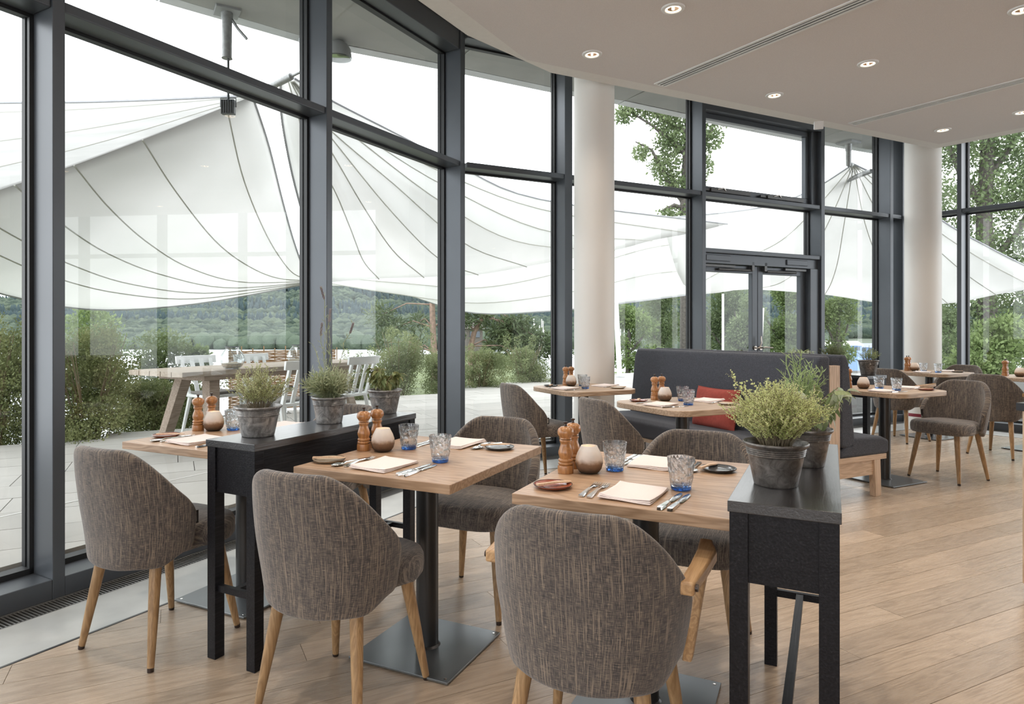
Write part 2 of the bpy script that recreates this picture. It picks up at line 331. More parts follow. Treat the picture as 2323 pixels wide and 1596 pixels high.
def struct(name, loc=(0, 0, 0), rz=0., me=None, label=None):
    o = bpy.data.objects.new(name, me); C.objects.link(o); o.location = loc; o.rotation_euler = (0, 0, rz); o['kind'] = 'structure'
    if label: o['label'] = label
    return o
KIDS = {}
def kids(o):
    return [c for c in bpy.data.objects if c.parent == o]
def dup(root, loc, rz, label, group=None, tree=None):
    tree = tree or TREE[root.name]
    r = root.copy(); C.objects.link(r); r.location = loc; r.rotation_euler = (0, 0, rz); r['label'] = label
    if group: r['group'] = group
    for c, gs in tree:
        c2 = c.copy(); C.objects.link(c2); c2.parent = r
        for g in gs:
            g2 = g.copy(); C.objects.link(g2); g2.parent = c2
    return r
TREE = {}
def remember(root):
    ch = [(c, [g for g in bpy.data.objects if g.parent == c]) for c in bpy.data.objects if c.parent == root]
    TREE[root.name] = ch; root['_used'] = 0; return root
USED = set()
def place(root, loc, rz, label, group=None):
    if root.name not in TREE: remember(root); 
    if '_used' in root: del root['_used']
    if root.name not in USED:
        USED.add(root.name); root.location = loc; root.rotation_euler = (0, 0, rz); root['label'] = label
        if group: root['group'] = group
        return root
    return dup(root, loc, rz, label, group)
# ------------------------------------------------------------------ plan of the building (metres, camera at the origin)
AQ = R(25.9); q = Vector((math.cos(AQ), math.sin(AQ))); p = Vector((-q.y, q.x))          # board direction and across it
K1 = Vector((-.312, 6.052)); K2 = Vector((5.554, 8.972))
dA = Vector((.5, .866)); nA = Vector((-.866, .5)); dB = (K2-K1).normalized(); nB = Vector((-dB.y, dB.x)); dC = Vector((.6, -.8)); nC = Vector((.8, .6))
rzA = math.atan2(dA.y, dA.x); rzB = math.atan2(dB.y, dB.x); rzC = math.atan2(dC.y, dC.x)
def fA(x, y): return (Vector((x, y))-K1).dot(nA)
def fB(x, y): return (Vector((x, y))-K1).dot(nB)
def fC(x, y): return (Vector((x, y))-K2).dot(nC)
def meet(o1, d1, o2, d2):
    det = d1.x*d2.y-d1.y*d2.x; w = o2-o1; t = (w.x*d2.y-w.y*d2.x)/det; return o1+d1*t
def off(a, b=None, c=None):   # corner points and far ends of a line offset outward
    b = a if b is None else b; c = a if c is None else c
    k1 = meet(K1+nA*a, dA, K1+nB*b, dB); k2 = meet(K1+nB*b, dB, K2+nC*c, dC)
    return [K1+nA*a-dA*12.5, k1, k2, K2+nC*c+dC*8.9]
def clip(poly, fn):           # keep fn(x,y) <= 0
    out = []
    for i in range(len(poly)):
        a, b = poly[i], poly[(i+1) % len(poly)]; fa, fb = fn(*a), fn(*b)
        if fa <= 0: out.append(a)
        if (fa < 0 < fb) or (fb < 0 < fa):
            t = fa/(fa-fb); out.append((a[0]+(b[0]-a[0])*t, a[1]+(b[1]-a[1])*t))
    return out
def area(poly): return abs(sum(poly[i][0]*poly[(i+1) % len(poly)][1]-poly[(i+1) % len(poly)][0]*poly[i][1] for i in range(len(poly))))/2

# ------------------------------------------------------------------ floor: boards, stone border, trench grate
GI, SI = -.14, -.50
room = off(.30); inner = off(SI)
fl = struct('floor')
pl = [(v.x, v.y) for v in off(.22)]+[(10.9, -5.2), (-6.6, -5.2)]
MB().prism(pl, -.25, -.03).build('subfloor', M['subfloor'], fl)
MB().prism([(v.x, v.y) for v in inner]+[(10.9, -5.2), (-6.6, -5.2)], -.03, -.004).build('board_bed', M['subfloor'], fl)
back = [(-6.4, -5.2), (10.8, -5.2), (10.8, .7), (-4, .7)]
back = clip(clip(back, lambda x, y: fA(x, y)-SI), lambda x, y: fC(x, y)-SI)
MB().prism(back, -.02, 0).build('board_field', M['floorfar'], fl)
right = clip([(7.4, .7), (10.8, .7), (10.8, 9), (7.4, 9)], lambda x, y: fC(x, y)-SI)
MB().prism(right, -.02, 0).build('board_field', M['floorfar'], fl)
cnt = 0
for j in range(-30, 90):
    v0 = j*.15; x = -6+rnd.uniform(0, 1.4)
    while x < 12:
        L = rnd.choice((1.1, 1.5, 1.9, 2.1)); u0, u1 = x, x+L; x += L
        g = .0009
        rect = [(q*a+p*b) for a, b in ((u0+g, v0+g), (u1-g, v0+g), (u1-g, v0+.15-g), (u0+g, v0+.15-g))]
        rect = [(v.x, v.y) for v in rect]
        for fn in (lambda x, y: fA(x, y)-SI+.002, lambda x, y: fB(x, y)-SI+.002, lambda x, y: fC(x, y)-SI+.002, lambda x, y: .7-y, lambda x, y: x-7.4):
            rect = clip(rect, fn)
            if len(rect) < 3: break
        if len(rect) < 3 or area(rect) < .004: continue
        c = q*((u0+u1)/2)+p*(v0+.075)
        if not (-2.4 < c.x/max(c.y, .5)*1 < 1.6): continue
        cq = [((a-c.x)*q.x+(b-c.y)*q.y, (a-c.x)*p.x+(b-c.y)*p.y) for a, b in rect]
        o = MB().prism(cq, -.018, rnd.uniform(-.0006, 0)).build('plank', M['plank'], fl)
        o.location = (c.x, c.y, 0); o.rotation_euler = (0, 0, AQ); cnt += 1
def ring(a, b, z0, z1, name, m, par, ends=True):
    P, Q = off(a), off(b)
    mb = MB()
    for i in range(3): mb.prism([tuple(P[i]), tuple(P[i+1]), tuple(Q[i+1]), tuple(Q[i])], z0, z1)
    return mb.build(name, m, par)
ring(SI, SI+.012, -.03, .001, 'border_strip_edge', M['steel'], fl)
ring(SI+.012, GI, -.03, 0, 'stone_border', M['stone'], fl)
ring(GI, 0, -.14, -.12, 'trench_bottom', M['pit'], fl)
gt = struct('trim_1', label='floor trench grate along the glass wall')
ring(GI, GI+.006, -.12, .001, 'grate_frame', M['grate'], gt); ring(-.008, 0, -.12, .001, 'grate_frame', M['grate'], gt)
mb = MB()
for (o, d, nn, rz, t0, t1) in ((K1, dA, nA, rzA, -5.5, 0), (K1, dB, nB, rzB, .02, 6.5), (K2, dC, nC, rzC, .05, 4.5)):
    t = t0
    while t < t1:
        c = o+d*t+nn*(GI/2); mb.box((c.x, c.y, -.010), (.0065, abs(GI)-.012, .018), rz); t += .016
mb.build('grate_slats', M['grate'], gt, kind='stuff')

# ------------------------------------------------------------------ glass walls: one window per bay
DEP, GL = .17, .20
def pane(par, x0, x1, z0, z1, y=GL):
    MB().add([(x0-.01, y, z0), (x1+.01, y, z0), (x1+.01, y, z1), (x0-.01, y, z1)], [(0, 1, 2, 3)]).build('glass_pane', M['glass'], par)
def post(par, x0, x1, top=3.98):
    MB().bx(x0, x1, 0, DEP, 0, top).build('mullion', M['frame'], par, bevel=.003)
    b = MB(); b.bx(x0-.018, x1+.018, DEP, DEP+.02, 0, top); b.bx(x0-.010, x1+.010, DEP+.02, DEP+.045, 0, top); b.bx(x0-.016, x1+.016, DEP+.045, DEP+.075, 0, top)
    b.build('mullion_gasket', M['gasket'], par)
def rail(par, x0, x1, z0, z1, name='transom'):
    MB().bx(x0, x1, .012, DEP, z0, z1).build(name, M['frame'], par, bevel=.006)
    b = MB(); b.bx(x0, x1, DEP, DEP+.02, z0-.016, z1+.016); b.bx(x0, x1, DEP+.02, DEP+.07, z0-.006, z1+.008)
    b.build('transom_gasket', M['gasket'], par)
def bay(n, K, rz, x0, x1, w1=.055, upper=True, label=None):
    o = struct('window_%d' % n, (K.x, K.y, 0), rz)
    if label: o['label'] = label
    post(o, x1-w1, x1)
    a, b = x0, x1-w1
    MB().bx(a, b, 0, DEP, 0, .092).build('sill_rail', M['frame'], o, bevel=.004)
    MB().bx(a, b, DEP, DEP+.07, .07, .118).build('sill_gasket', M['gasket'], o)
    ht = 3.80 if upper else 3.93
    rail(o, a, b, 2.735, 2.785); rail(o, a, b, ht, 3.98, 'head_rail')
    pane(o, a, b, .10, 2.74); pane(o, a, b, 2.78, ht+.02)
    return o
S_A = [0-.02, -1.659, -3.411, -5.16, -6.91, -8.66, -10.41, -12.16]
nw = 1
for i in range(len(S_A)-1):
    bay(nw, K1, rzA, S_A[i+1], S_A[i] if i else .055, .055 if i else .075); nw += 1
bay(nw, K1, rzB, .06, 1.20, .088, False); nw += 1
bay(nw, K1, rzB, 1.20, 2.966, .055, False); nw += 1
bay(nw, K1, rzB, 4.934, 6.296, .065, False); nw += 1
bay(nw, K1, rzB, 6.296, 6.57, .07, False); nw += 1
bay(nw, K2, rzC, .0, .655, .05, False); nw += 1
SC = [.655, 2.4, 4.15, 5.9, 7.65, 9.0]
for i in range(5): bay(nw, K2, rzC, SC[i], SC[i+1], .055, False); nw += 1
# door bay: fanlight opening frame, fixed light, double door
x0, x1 = 2.966, 4.934
db = struct('window_%d' % nw, (K1.x, K1.y, 0), rzB, label='opening fanlight and fixed light above the double door'); nw += 1
post(db, x1-.065, x1); a, b = x0, x1-.065
rail(db, a, b, 3.86, 3.98, 'head_rail'); rail(db, a, b, 2.735, 2.785); rail(db, a, b, 2.105, 2.155)
MB().bx(a, b, .0, DEP, 3.70, 3.86).build('head_panel', M['frame'], db)
fr = MB(); y0, y1 = .10, .16
fr.bx(a+.01, b-.10, y0, y1, 2.80, 2.87); fr.bx(a+.01, b-.10, y0, y1, 3.64, 3.70); fr.bx(a+.01, a+.06, y0, y1, 2.87, 3.64); fr.bx(b-.16, b-.10, y0, y1, 2.87, 3.64)
fr.build('opening_sash', M['frame'], db, bevel=.004)
MB().bx(b-.10, b, .06, DEP, 2.785, 3.70).build('side_filler', M['frame'], db, bevel=.003)
pane(db, a+.06, b-.16, 2.87, 3.64, .13); pane(db, a, b, 2.155, 2.735)
for k, xo in enumerate((.12, 1.02)):
    g = MB(); g.bx(a+xo, a+xo+.62, .045, .10, 2.800, 2.845); go = g.build('opener_box', M['darkarm'], db, bevel=.004)
    MB().bx(a+xo-.10, a+xo, .06, .09, 2.81, 2.835).build('opener_arm', M['darkarm'], go)
    MB().tube([(a+xo+.10, .045, 2.83), (a+xo+.18, .03, 2.85), (a+xo+.22, .045, 2.83)], .007, 8).build('opener_lever', M['brass'], go, smooth=40)
dr = struct('door_1', (K1.x, K1.y, 0), rzB, label='double glass door to the terrace with grey metal stiles'); xm = (a+b)/2-.04
MB().bx(a, b, .05, DEP+.03, 1.99, 2.105).build('door_head', M['frame'], dr, bevel=.003)
MB().bx(b-.16, b, .03, DEP+.03, 0, 1.99).build('door_jamb', M['frame'], dr, bevel=.003)
MB().bx(a, b, .02, DEP+.05, 0, .03).build('threshold', M['frame'], dr)
for (l, r_) in ((a+.01, xm-.003), (xm+.003, b-.165)):
    lf = MB(); lf.bx(l, l+.085, .10, .16, .03, 1.985); lf.bx(r_-.085, r_, .10, .16, .03, 1.985); lf.bx(l+.085, r_-.085, .10, .16, 1.90, 1.985); lf.bx(l+.085, r_-.085, .10, .16, .03, .17)
    d_ = lf.build('door_leaf', M['frame'], dr, bevel=.003)
    MB().add([(l+.08, .13, .165), (r_-.08, .13, .165), (r_-.08, .13, 1.905), (l+.08, .13, 1.905)], [(0, 1, 2, 3)]).build('door_pane', M['glass'], d_)
    s = 1 if l < xm-.3 else -1; hx = (r_-.042) if s == 1 else (l+.042)
    hb = MB(); hb.tube([(hx, .10, 1.02), (hx, .088, 1.02)], .026, 14); hb.tube([(hx, .09, 1.02), (hx, .05, 1.02), (hx+.02, .045, 1.03), (hx+(.05 if s == 1 else .13), .045, 1.02 if s == -1 else 1.08), (hx+(.04 if s == 1 else .15), .045, 1.02 if s == -1 else 1.16)], .009, 8)
    hb.build('door_handle', M['brass'], d_, smooth=40)
    cx0, cx1 = (l+.03, l+.40) if s == 1 else (r_-.40, r_-.03)
    MB().bx(cx0, cx1, .035, .10, 2.02, 2.085).build('door_closer', M['frame'], dr, bevel=.005)
    ar = MB(); ar.bx(cx0, cx1+.1*s if s == 1 else cx1, .06, .09, 1.955, 1.98); ar.tube([(l+.25 if s == 1 else l+.12, .075, 1.93), (r_-.12 if s == 1 else r_-.2, .075, 1.935)], .016, 10); ar.bx((r_-.14) if s == 1 else l+.06, (r_-.10) if s == 1 else l+.10, .05, .10, 1.93, 2.03)
    ar.build('closer_arm', M['darkarm'], dr, smooth=40)

# ------------------------------------------------------------------ columns, ceiling, roof, rear walls
def column(x, y, r, label, n):
    o = struct('trim_%d' % n, (x, y, 0), label=label)
    MB().lathe([(r, 0), (r, 3.95)], 64).build('column_shaft', M['column'], o, smooth=40)
    return o
column(.92, 6.19, .187, 'round white plaster column by the glass wall corner', 2)
c2 = column(5.50, 8.52, .205, 'round white plaster column at the far corner', 3)
MB().lathe([(.2065, .13), (.2075, .135), (.2075, .165), (.2065, .17)], 64, cap=False).build('base_stripe', M['reddot'], c2, smooth=40)
ZC = 3.45
inn = [Vector((-6.32, -5.)), Vector((.252, 5.41)), Vector((5.277, 7.876)), Vector((10.05, 1.5)), Vector((10.05, -5.))]
inn[0] = Vector((.252, 5.41))-dA*12.1
outp = [Vector((.474-.62*1.0, 5.69-.62*.9))-dA*12.1, Vector((-.215, 4.962)), Vector((.474, 5.69)), Vector((5.365, 8.088)), Vector((10.4, 1.5)), Vector((10.4, -5.1))]
outp[0] = Vector((-.215, 4.962))-dA*11.6
ce = struct('ceiling')
MB().prism([tuple(v) for v in inn], ZC-.004, ZC+.03).build('ceiling_field', M['ceiling'], ce)
MB().prism([tuple(v) for v in outp]+[(-6.2, -5.1)], ZC, ZC+.16).build('ceiling_rim', M['white'], ce)
ring(-1.7, -.0, 3.98, 4.0, 'upper_ceiling', M['white'], ce)
rf = struct('trim_4', label='grey roof soffit outside above the glass wall')
eave = [(-11.5, -8), (-5.2, 1.7), (-2.824, 5.537), (-1.84, 6.346), (-.538, 7.015), (.586, 7.639), (1.48, 8.072), (2.519, 8.648), (4.529, 9.706), (6.053, 10.42), (6.6, 10.0), (12.6, 2.2), (12.6, -8)]
eA = [Vector(e) for e in eave]
from mathutils.geometry import tessellate_polygon
tri = tessellate_polygon([[Vector((x, y, 0)) for x, y in eave]]); ne = len(eave)
MB().add([(x, y, 4.0) for x, y in eave]+[(x, y, 4.35) for x, y in eave], [tuple(t_) for t_ in tri]+[tuple(i+ne for i in t_) for t_ in tri]+[(i, (i+1) % ne, (i+1) % ne+ne, i+ne) for i in range(ne)]).build('roof_slab', M['soffit'], rf)
# flat panels under the soffit and the perforated edge strip
for i in range(1, 9):
    a_, b_ = eA[i], eA[i+1]; nn = Vector((-(b_-a_).y, (b_-a_).x)).normalized()*-.14
    L = (b_-a_).length; m_ = max(1, round(L/1.3))
    for k in range(m_):
        s0, s1 = a_.lerp(b_, k/m_+.003), a_.lerp(b_, (k+1)/m_-.003)
        e = MB().prism([tuple(s0), tuple(s1), tuple(s1+nn), tuple(s0+nn)], 3.985, 3.999).build('eave_strip', M['eave'], rf)
    for k in range(m_):
        s0, s1 = a_.lerp(b_, k/m_+.003)+nn*1.05, a_.lerp(b_, (k+1)/m_-.003)+nn*1.05
        ww = nn.normalized()*.95
        MB().prism([tuple(s0), tuple(s1), tuple(s1+ww), tuple(s0+ww)], 3.990-.003*(i % 3), 3.9985-.003*(i % 3)).build('soffit_panel', M['soffit'], rf)
def pier(x0, x1, y0, y1): MB().bx(x0, x1, y0, y1, 0, 4).build('wall_pier', M['white'], wb_)
wb_ = struct('wall_back')
for k in range(5):
    x = -6.6+k*2.0
    MB().bx(x, x+.30, -5.4, -5.1, 0, 4).build('wall_pier', M['white'], wb_)
MB().bx(-6.6, 1.7, -5.4, -5.1, 3.2, 4).build('wall_lintel', M['white'], wb_); MB().bx(-6.6, 1.7, -5.4, -5.1, 0, .5).build('wall_apron', M['white'], wb_)
MB().bx(1.7, 10.9, -5.4, -5.1, 0, 4).build('wall_panel', M['wallwood'], wb_)
wr_ = struct('wall_right')
MB().bx(10.9, 11.2, -5.4, 1.9, 0, 4).build('wall_panel', M['wallwood'], wr_)

# ------------------------------------------------------------------ ceiling fittings
DL = [(1.215, 4.533), (.769, 5.288), (2.618, 6.215), (3.079, 5.473), (4.935, 7.301), (5.335, 6.707), (3.62, 4.552)]
LB = ['recessed round downlight nearest the top edge left of the long slot', 'recessed round downlight just inside the ceiling corner beside the glass wall', 'recessed round downlight between the two slots near the glass',
      'recessed round downlight in the middle between the two air slots', 'recessed round downlight near the far ceiling corner', 'recessed round downlight beyond the second slot cut by the picture edge', 'recessed round downlight in the upper right corner, cut by the edge']
for x, y in ((-1.5, 2.2), (-.6, .4), (-2.6, -1.2), (-3.9, -3.2), (.6, -1.6), (-.6, -3.6), (1.9, 2.9), (2.5, 1.1), (3.4, -.8), (2.6, -3.4), (4.9, 2.9), (5.6, .8), (6.9, -1.2), (6.2, -3.6), (7.2, 4.2), (8.6, 2.2), (9.2, -.6), (9.0, -3.4), (-.3, 3.3), (.55, 2.1)): DL.append((x, y))  # unseen downlights, added to brighten the room
dl = thing('downlight', '', 'ceiling light')
MB().lathe([(.052, -.008), (.056, -.012), (.076, -.010), (.080, -.004), (.080, 0), (.052, 0), (.052, -.008)], 40, cap=False).build('bezel', M['plastic'], dl, smooth=50)
MB().lathe([(.050, -.006), (.046, -.008), (.030, -.004), (.012, -.002), (.004, -.002)], 32, cap=False).build('reflector', M['reflector'], dl, smooth=50)
bmm = MB().lathe([(.050, -.005), (.0505, -.0075), (.040, -.0085), (.040, -.005)], 32, cap=False); bmm.lathe([(.001, -.012), (.009, -.011), (.009, -.004)], 16, cap=False)
bmm.build('bulb', M['bulb'], dl, smooth=50)
remember(dl)
for i, (x, y) in enumerate(DL):
    o = place(dl, (x, y, ZC-.004), 0, LB[i] if i < 7 else 'added downlight out of view in the ceiling, filling the room with light', 'recessed ceiling downlights')
    L = bpy.data.lights.new('downlight_lamp', 'SPOT'); L.energy = LAMP*3.0*(.45 if i in (1, 4) else 1); L.color = (1., .87, .74); L.spot_size = R(118); L.spot_blend = .9; L.shadow_soft_size = .05
    lo = bpy.data.objects.new('downlight_lamp', L); C.objects.link(lo); lo.location = (0, 0, -.03); lo.parent = o
def slot(a, b, label):
    a, b = Vector(a), Vector(b); d = b-a; L = d.length; o = thing('air_slot_diffuser', label, 'air vent', ((a.x+b.x)/2, (a.y+b.y)/2, ZC-.004), math.atan2(d.y, d.x), 'linear air slots in the ceiling')
    f = MB(); h = L/2
    for y in (-.058, -.019, .019, .058): f.bx(-h, h, y-.007 if abs(y) < .05 else y-.012, y+.007 if abs(y) < .05 else y+.012, -.008, 0)
    f.bx(-h-.008, -h+.008, -.066, .066, -.006, 0); f.bx(h-.008, h+.008, -.066, .066, -.006, 0)
    f.build('slot_frame', M['plastic'], o)
    MB().bx(-h, h, -.055, .055, -.001, .0).build('slot_throat', M['pit'], o)
slot((1.475, 5.96), (3.95, 2.1), 'long white air slot running up to the top edge of the picture')
slot((3.82, 7.09), (6.1, 3.7), 'second white air slot nearer the far corner of the ceiling')
cs = thing('ceiling_sensor', 'small white sensor box on the ceiling rim above the door', 'sensor', (3.44, 7.05, 3.42), R(-20))
MB().box((0, 0, 0), (.09, .07, .09), 0, Matrix.Rotation(R(18), 3, 'X')).build('sensor_head', M['plastic'], cs, bevel=.006)
MB().bx(-.05, .05, -.02, .05, .035, .05).build('sensor_bracket', M['plastic'], cs)

# ------------------------------------------------------------------ terrace
edge = [(-11.5, -4.), (-8.2, .6), (-5.9, 4.), (-4.63, 6.18), (-4.34, 6.64), (-3.62, 7.53), (-2.59, 9.9), (-.97, 11.83), (1.1, 14.87), (2.96, 16.3), (6.5, 18.), (13., 18.5)]
oo = off(.26)
base = [tuple(v) for v in oo[:3]]+[tuple(K2+nC*.26+dC*8.9), (15, 6), (13, 18.5)]+edge[::-1][1:]+[(-9, -6)]
tb = struct('floor_1', label='paved terrace outside the glass wall')
rr = MB()
# terrace bed as three convex-ish strips
def quad(*pts, z0=-.2, z1=.088): rr.prism(list(pts), z0, z1)
eo = [Vector(e) for e in edge]
inb = [oo[0], oo[0].lerp(oo[1], .45), oo[0].lerp(oo[1], .65), oo[0].lerp(oo[1], .8), oo[0].lerp(oo[1], .86), oo[0].lerp(oo[1], .92), oo[1], oo[1].lerp(oo[2], .1), oo[1].lerp(oo[2], .35), oo[1].lerp(oo[2], .6), oo[2], oo[3]]
for i in range(len(edge)-1): quad(tuple(inb[i]), tuple(inb[i+1]), edge[i+1], edge[i])
rr.build('terrace_bed', M['mortar'], tb)
def inside(x, y):
    P_ = edge+[(13, -6), (-9, -6)]; c = False; j = len(P_)-1
    for i in range(len(P_)):
        xi, yi = P_[i]; xj, yj = P_[j]
        if (yi > y) != (yj > y) and x < (xj-xi)*(y-yi)/(yj-yi)+xi: c = not c
        j = i
    return c
ns = 0; cand = []
for j in range(-20, 60):
    v0 = j*.41; u = -9+rnd.uniform(0, .8)
    while u < 13:
        L = rnd.choice((.6, .8, 1.)); u0, u1 = u, u+L; u += L; c = q*((u0+u1)/2)+p*(v0+.205)
        if not inside(c.x, c.y): continue
        a_, b_, c_ = fA(c.x, c.y), fB(c.x, c.y), fC(c.x, c.y)
        if max(a_, b_, c_) < .2: continue
        if c.y < 1.5 or not (-1.35 < c.x/c.y < .75): continue
        if c.x/c.y > .33 and c.y < 12: continue
        cand.append((c.length, u0, u1, v0, c, a_, b_, c_))
cand.sort(key=lambda s: s[0])
restb = MB()
for k, (dd, u0, u1, v0, c, a_, b_, c_) in enumerate(cand):
    g = .003; rect = [(q*a+p*b) for a, b in ((u0+g, v0+g), (u1-g, v0+g), (u1-g, v0+.41-g), (u0+g, v0+.41-g))]; rect = [(v.x, v.y) for v in rect]
    fn = max(((a_, fA), (b_, fB), (c_, fC)), key=lambda s: s[0])[1]
    rect = clip(rect, lambda x, y: .27-fn(x, y))
    if len(rect) < 3 or area(rect) < .01: continue
    if k < 300:
        cq = [((a-c.x)*q.x+(b-c.y)*q.y, (a-c.x)*p.x+(b-c.y)*p.y) for a, b in rect]
        o = MB().prism(cq, -.045, rnd.uniform(-.0015, 0)).build('paving_slab', M['paver'], tb)
        o.location = (c.x, c.y, .13); o.rotation_euler = (0, 0, AQ); ns += 1
    else: restb.prism(rect, .085, .13)
if restb.v: restb.build('far_paving', M['paver'], tb, kind='stuff')
mb = MB()
for (o, d, rz, t0, t1, nn) in ((K1, dA, rzA, -6., 1.2*.33, nA), (K1, dB, rzB, -.33, 5.5, nB)):
    a_, b_ = o+d*t0+nn*1.22, o+d*t1+nn*1.22; m_ = (a_+b_)/2; mb.box((m_.x, m_.y, .128), ((b_-a_).length, .016, .008), rz)
mb.build('drain_strip', M['drain'], tb)
print('planks', cnt, 'slabs', ns, len(cand))
# ------------------------------------------------------------------ shade sails
def cat(pts, n):     # Catmull-Rom samples through points
    P_ = [2*pts[0]-pts[1]]+list(pts)+[2*pts[-1]-pts[-2]]; out = []
    m = len(pts)-1
    for i in range(n+1):
        u = i/n*m; k = min(int(u), m-1); t = u-k; a, b, c, d = P_[k], P_[k+1], P_[k+2], P_[k+3]
        out.append(.5*((2*b)+(c-a)*t+(2*a-5*b+4*c-d)*t*t+(3*b-a-3*c+d)*t*t*t))
    return out
def even(pts, n):    # resample a short list of 3-D points
    return cat([Vector(p_) for p_ in pts], n)
def sail_patch(curves, nu, nv):
    cs_ = [even(c_, nu) for c_ in curves]
    cols = [cat([c_[i] for c_ in cs_], nv) for i in range(nu+1)]
    return cs_, [[cols[i][j] for i in range(nu+1)] for j in range(nv+1)]
def grid(g, mb):
    nr, nc = len(g), len(g[0])
    return mb.add([v for r_ in g for v in r_], [(j*nc+i, j*nc+i+1, (j+1)*nc+i+1, (j+1)*nc+i) for j in range(nr-1) for i in range(nc-1)])
def ribbon(pts, w, par, name, m, dz=-.012):
    return MB().tube([Vector(p_)+Vector((0, -.012, dz)) for p_ in pts], w, 5).build(name, m, par, smooth=60)
def sail(label, patches, hems=(), nu=28, nv=36, dense=()):  # dense: indices of patches given the cloth with shade in its colour
    o = thing('shade_sail', label, 'shade sail', (0, 0, 0), 0, 'shade sails over the terrace')
    for pi_, curves in enumerate(patches):
        cs_, g = sail_patch(curves, nu, nv)
        s_ = grid(g, MB()).build('sail_cloth', M['sail_shaded' if pi_ in dense else 'sail'], o, smooth=180)
        md = s_.modifiers.new('thick', 'SOLIDIFY'); md.thickness = .003
        for k in range(1, len(cs_)-1): ribbon(cs_[k], .008, o, 'seam', M['seam'])
    for h in hems: ribbon(even(h, 24), .014, o, 'hem', M['hem'], 0)
    return o
F0 = [(-2.502, 6.800, 3.644), (-2.684, 6.600, 3.375), (-3.387, 6.350, 3.070), (-3.916, 6.150, 2.775), (-4.360, 6.000, 2.558), (-4.739, 5.850, 2.365), (-5.006, 5.750, 2.235), (-5.432, 5.600, 2.034)]
s1 = [[F0[0], (-2.609, 7.600, 3.353), (-2.716, 8.400, 2.902), (-2.803, 9.200, 2.446), (-2.858, 9.900, 2.141), (-2.849, 10.500, 2.034)],
      [F0[1], (-2.865, 7.500, 2.975), (-2.940, 8.400, 2.510), (-2.975, 9.200, 2.213), (-2.990, 9.900, 2.062), (-2.856, 10.500, 2.027)],
      [F0[2], (-3.480, 7.200, 2.752), (-3.429, 8.100, 2.330), (-3.360, 9.000, 2.108), (-3.201, 9.800, 2.001), (-2.856, 10.500, 2.020)],
      [F0[3], (-4.083, 7.000, 2.533), (-4.161, 7.900, 2.293), (-4.077, 8.800, 2.071), (-3.718, 9.700, 1.942), (-2.856, 10.500, 2.013)],
      [F0[4], (-4.429, 6.800, 2.315), (-4.550, 7.800, 2.134), (-4.429, 8.800, 1.972), (-3.912, 9.700, 1.858), (-2.863, 10.500, 2.006)],
      [F0[5], (-4.846, 6.700, 2.179), (-4.954, 7.700, 2.010), (-4.785, 8.700, 1.842), (-4.128, 9.600, 1.775), (-2.863, 10.500, 1.999)],
      [F0[6], (-5.114, 6.700, 2.045), (-5.210, 7.700, 1.881), (-4.959, 8.700, 1.726), (-4.256, 9.600, 1.698), (-2.863, 10.500, 1.992)],
      [F0[7], (-5.561, 6.700, 1.844), (-5.775, 7.700, 1.661), (-5.339, 8.800, 1.502), (-4.365, 9.700, 1.619), (-2.863, 10.500, 1.985)]]
# one continuous fold line shared by both faces
fold = [F0[0], (-2.704, 6.650, 3.489), (-3.387, 6.350, 3.070), (-3.916, 6.150, 2.775), (-4.360, 6.000, 2.558), (-4.739, 5.850, 2.365), (-5.006, 5.750, 2.235), (-5.432, 5.600, 2.034)]
for k in range(8): s1[k][0] = fold[k]
topr = [(-2.502, 6.800, 3.644), (-2.806, 6.900, 3.665), (-3.840, 7.200, 3.732), (-4.743, 7.450, 3.798), (-5.559, 7.650, 3.861), (-6.359, 7.850, 3.924), (-6.965, 8.000, 3.975), (-8.051, 8.300, 4.072)]
u1 = [[Vector(a_).lerp(Vector(b_), t_) for a_, b_ in zip(topr, fold)] for t_ in (0, .13, .5, .78, 1)]
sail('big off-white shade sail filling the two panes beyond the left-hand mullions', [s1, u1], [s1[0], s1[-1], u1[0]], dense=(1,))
A2 = (-2.245, 6.900, 3.803)
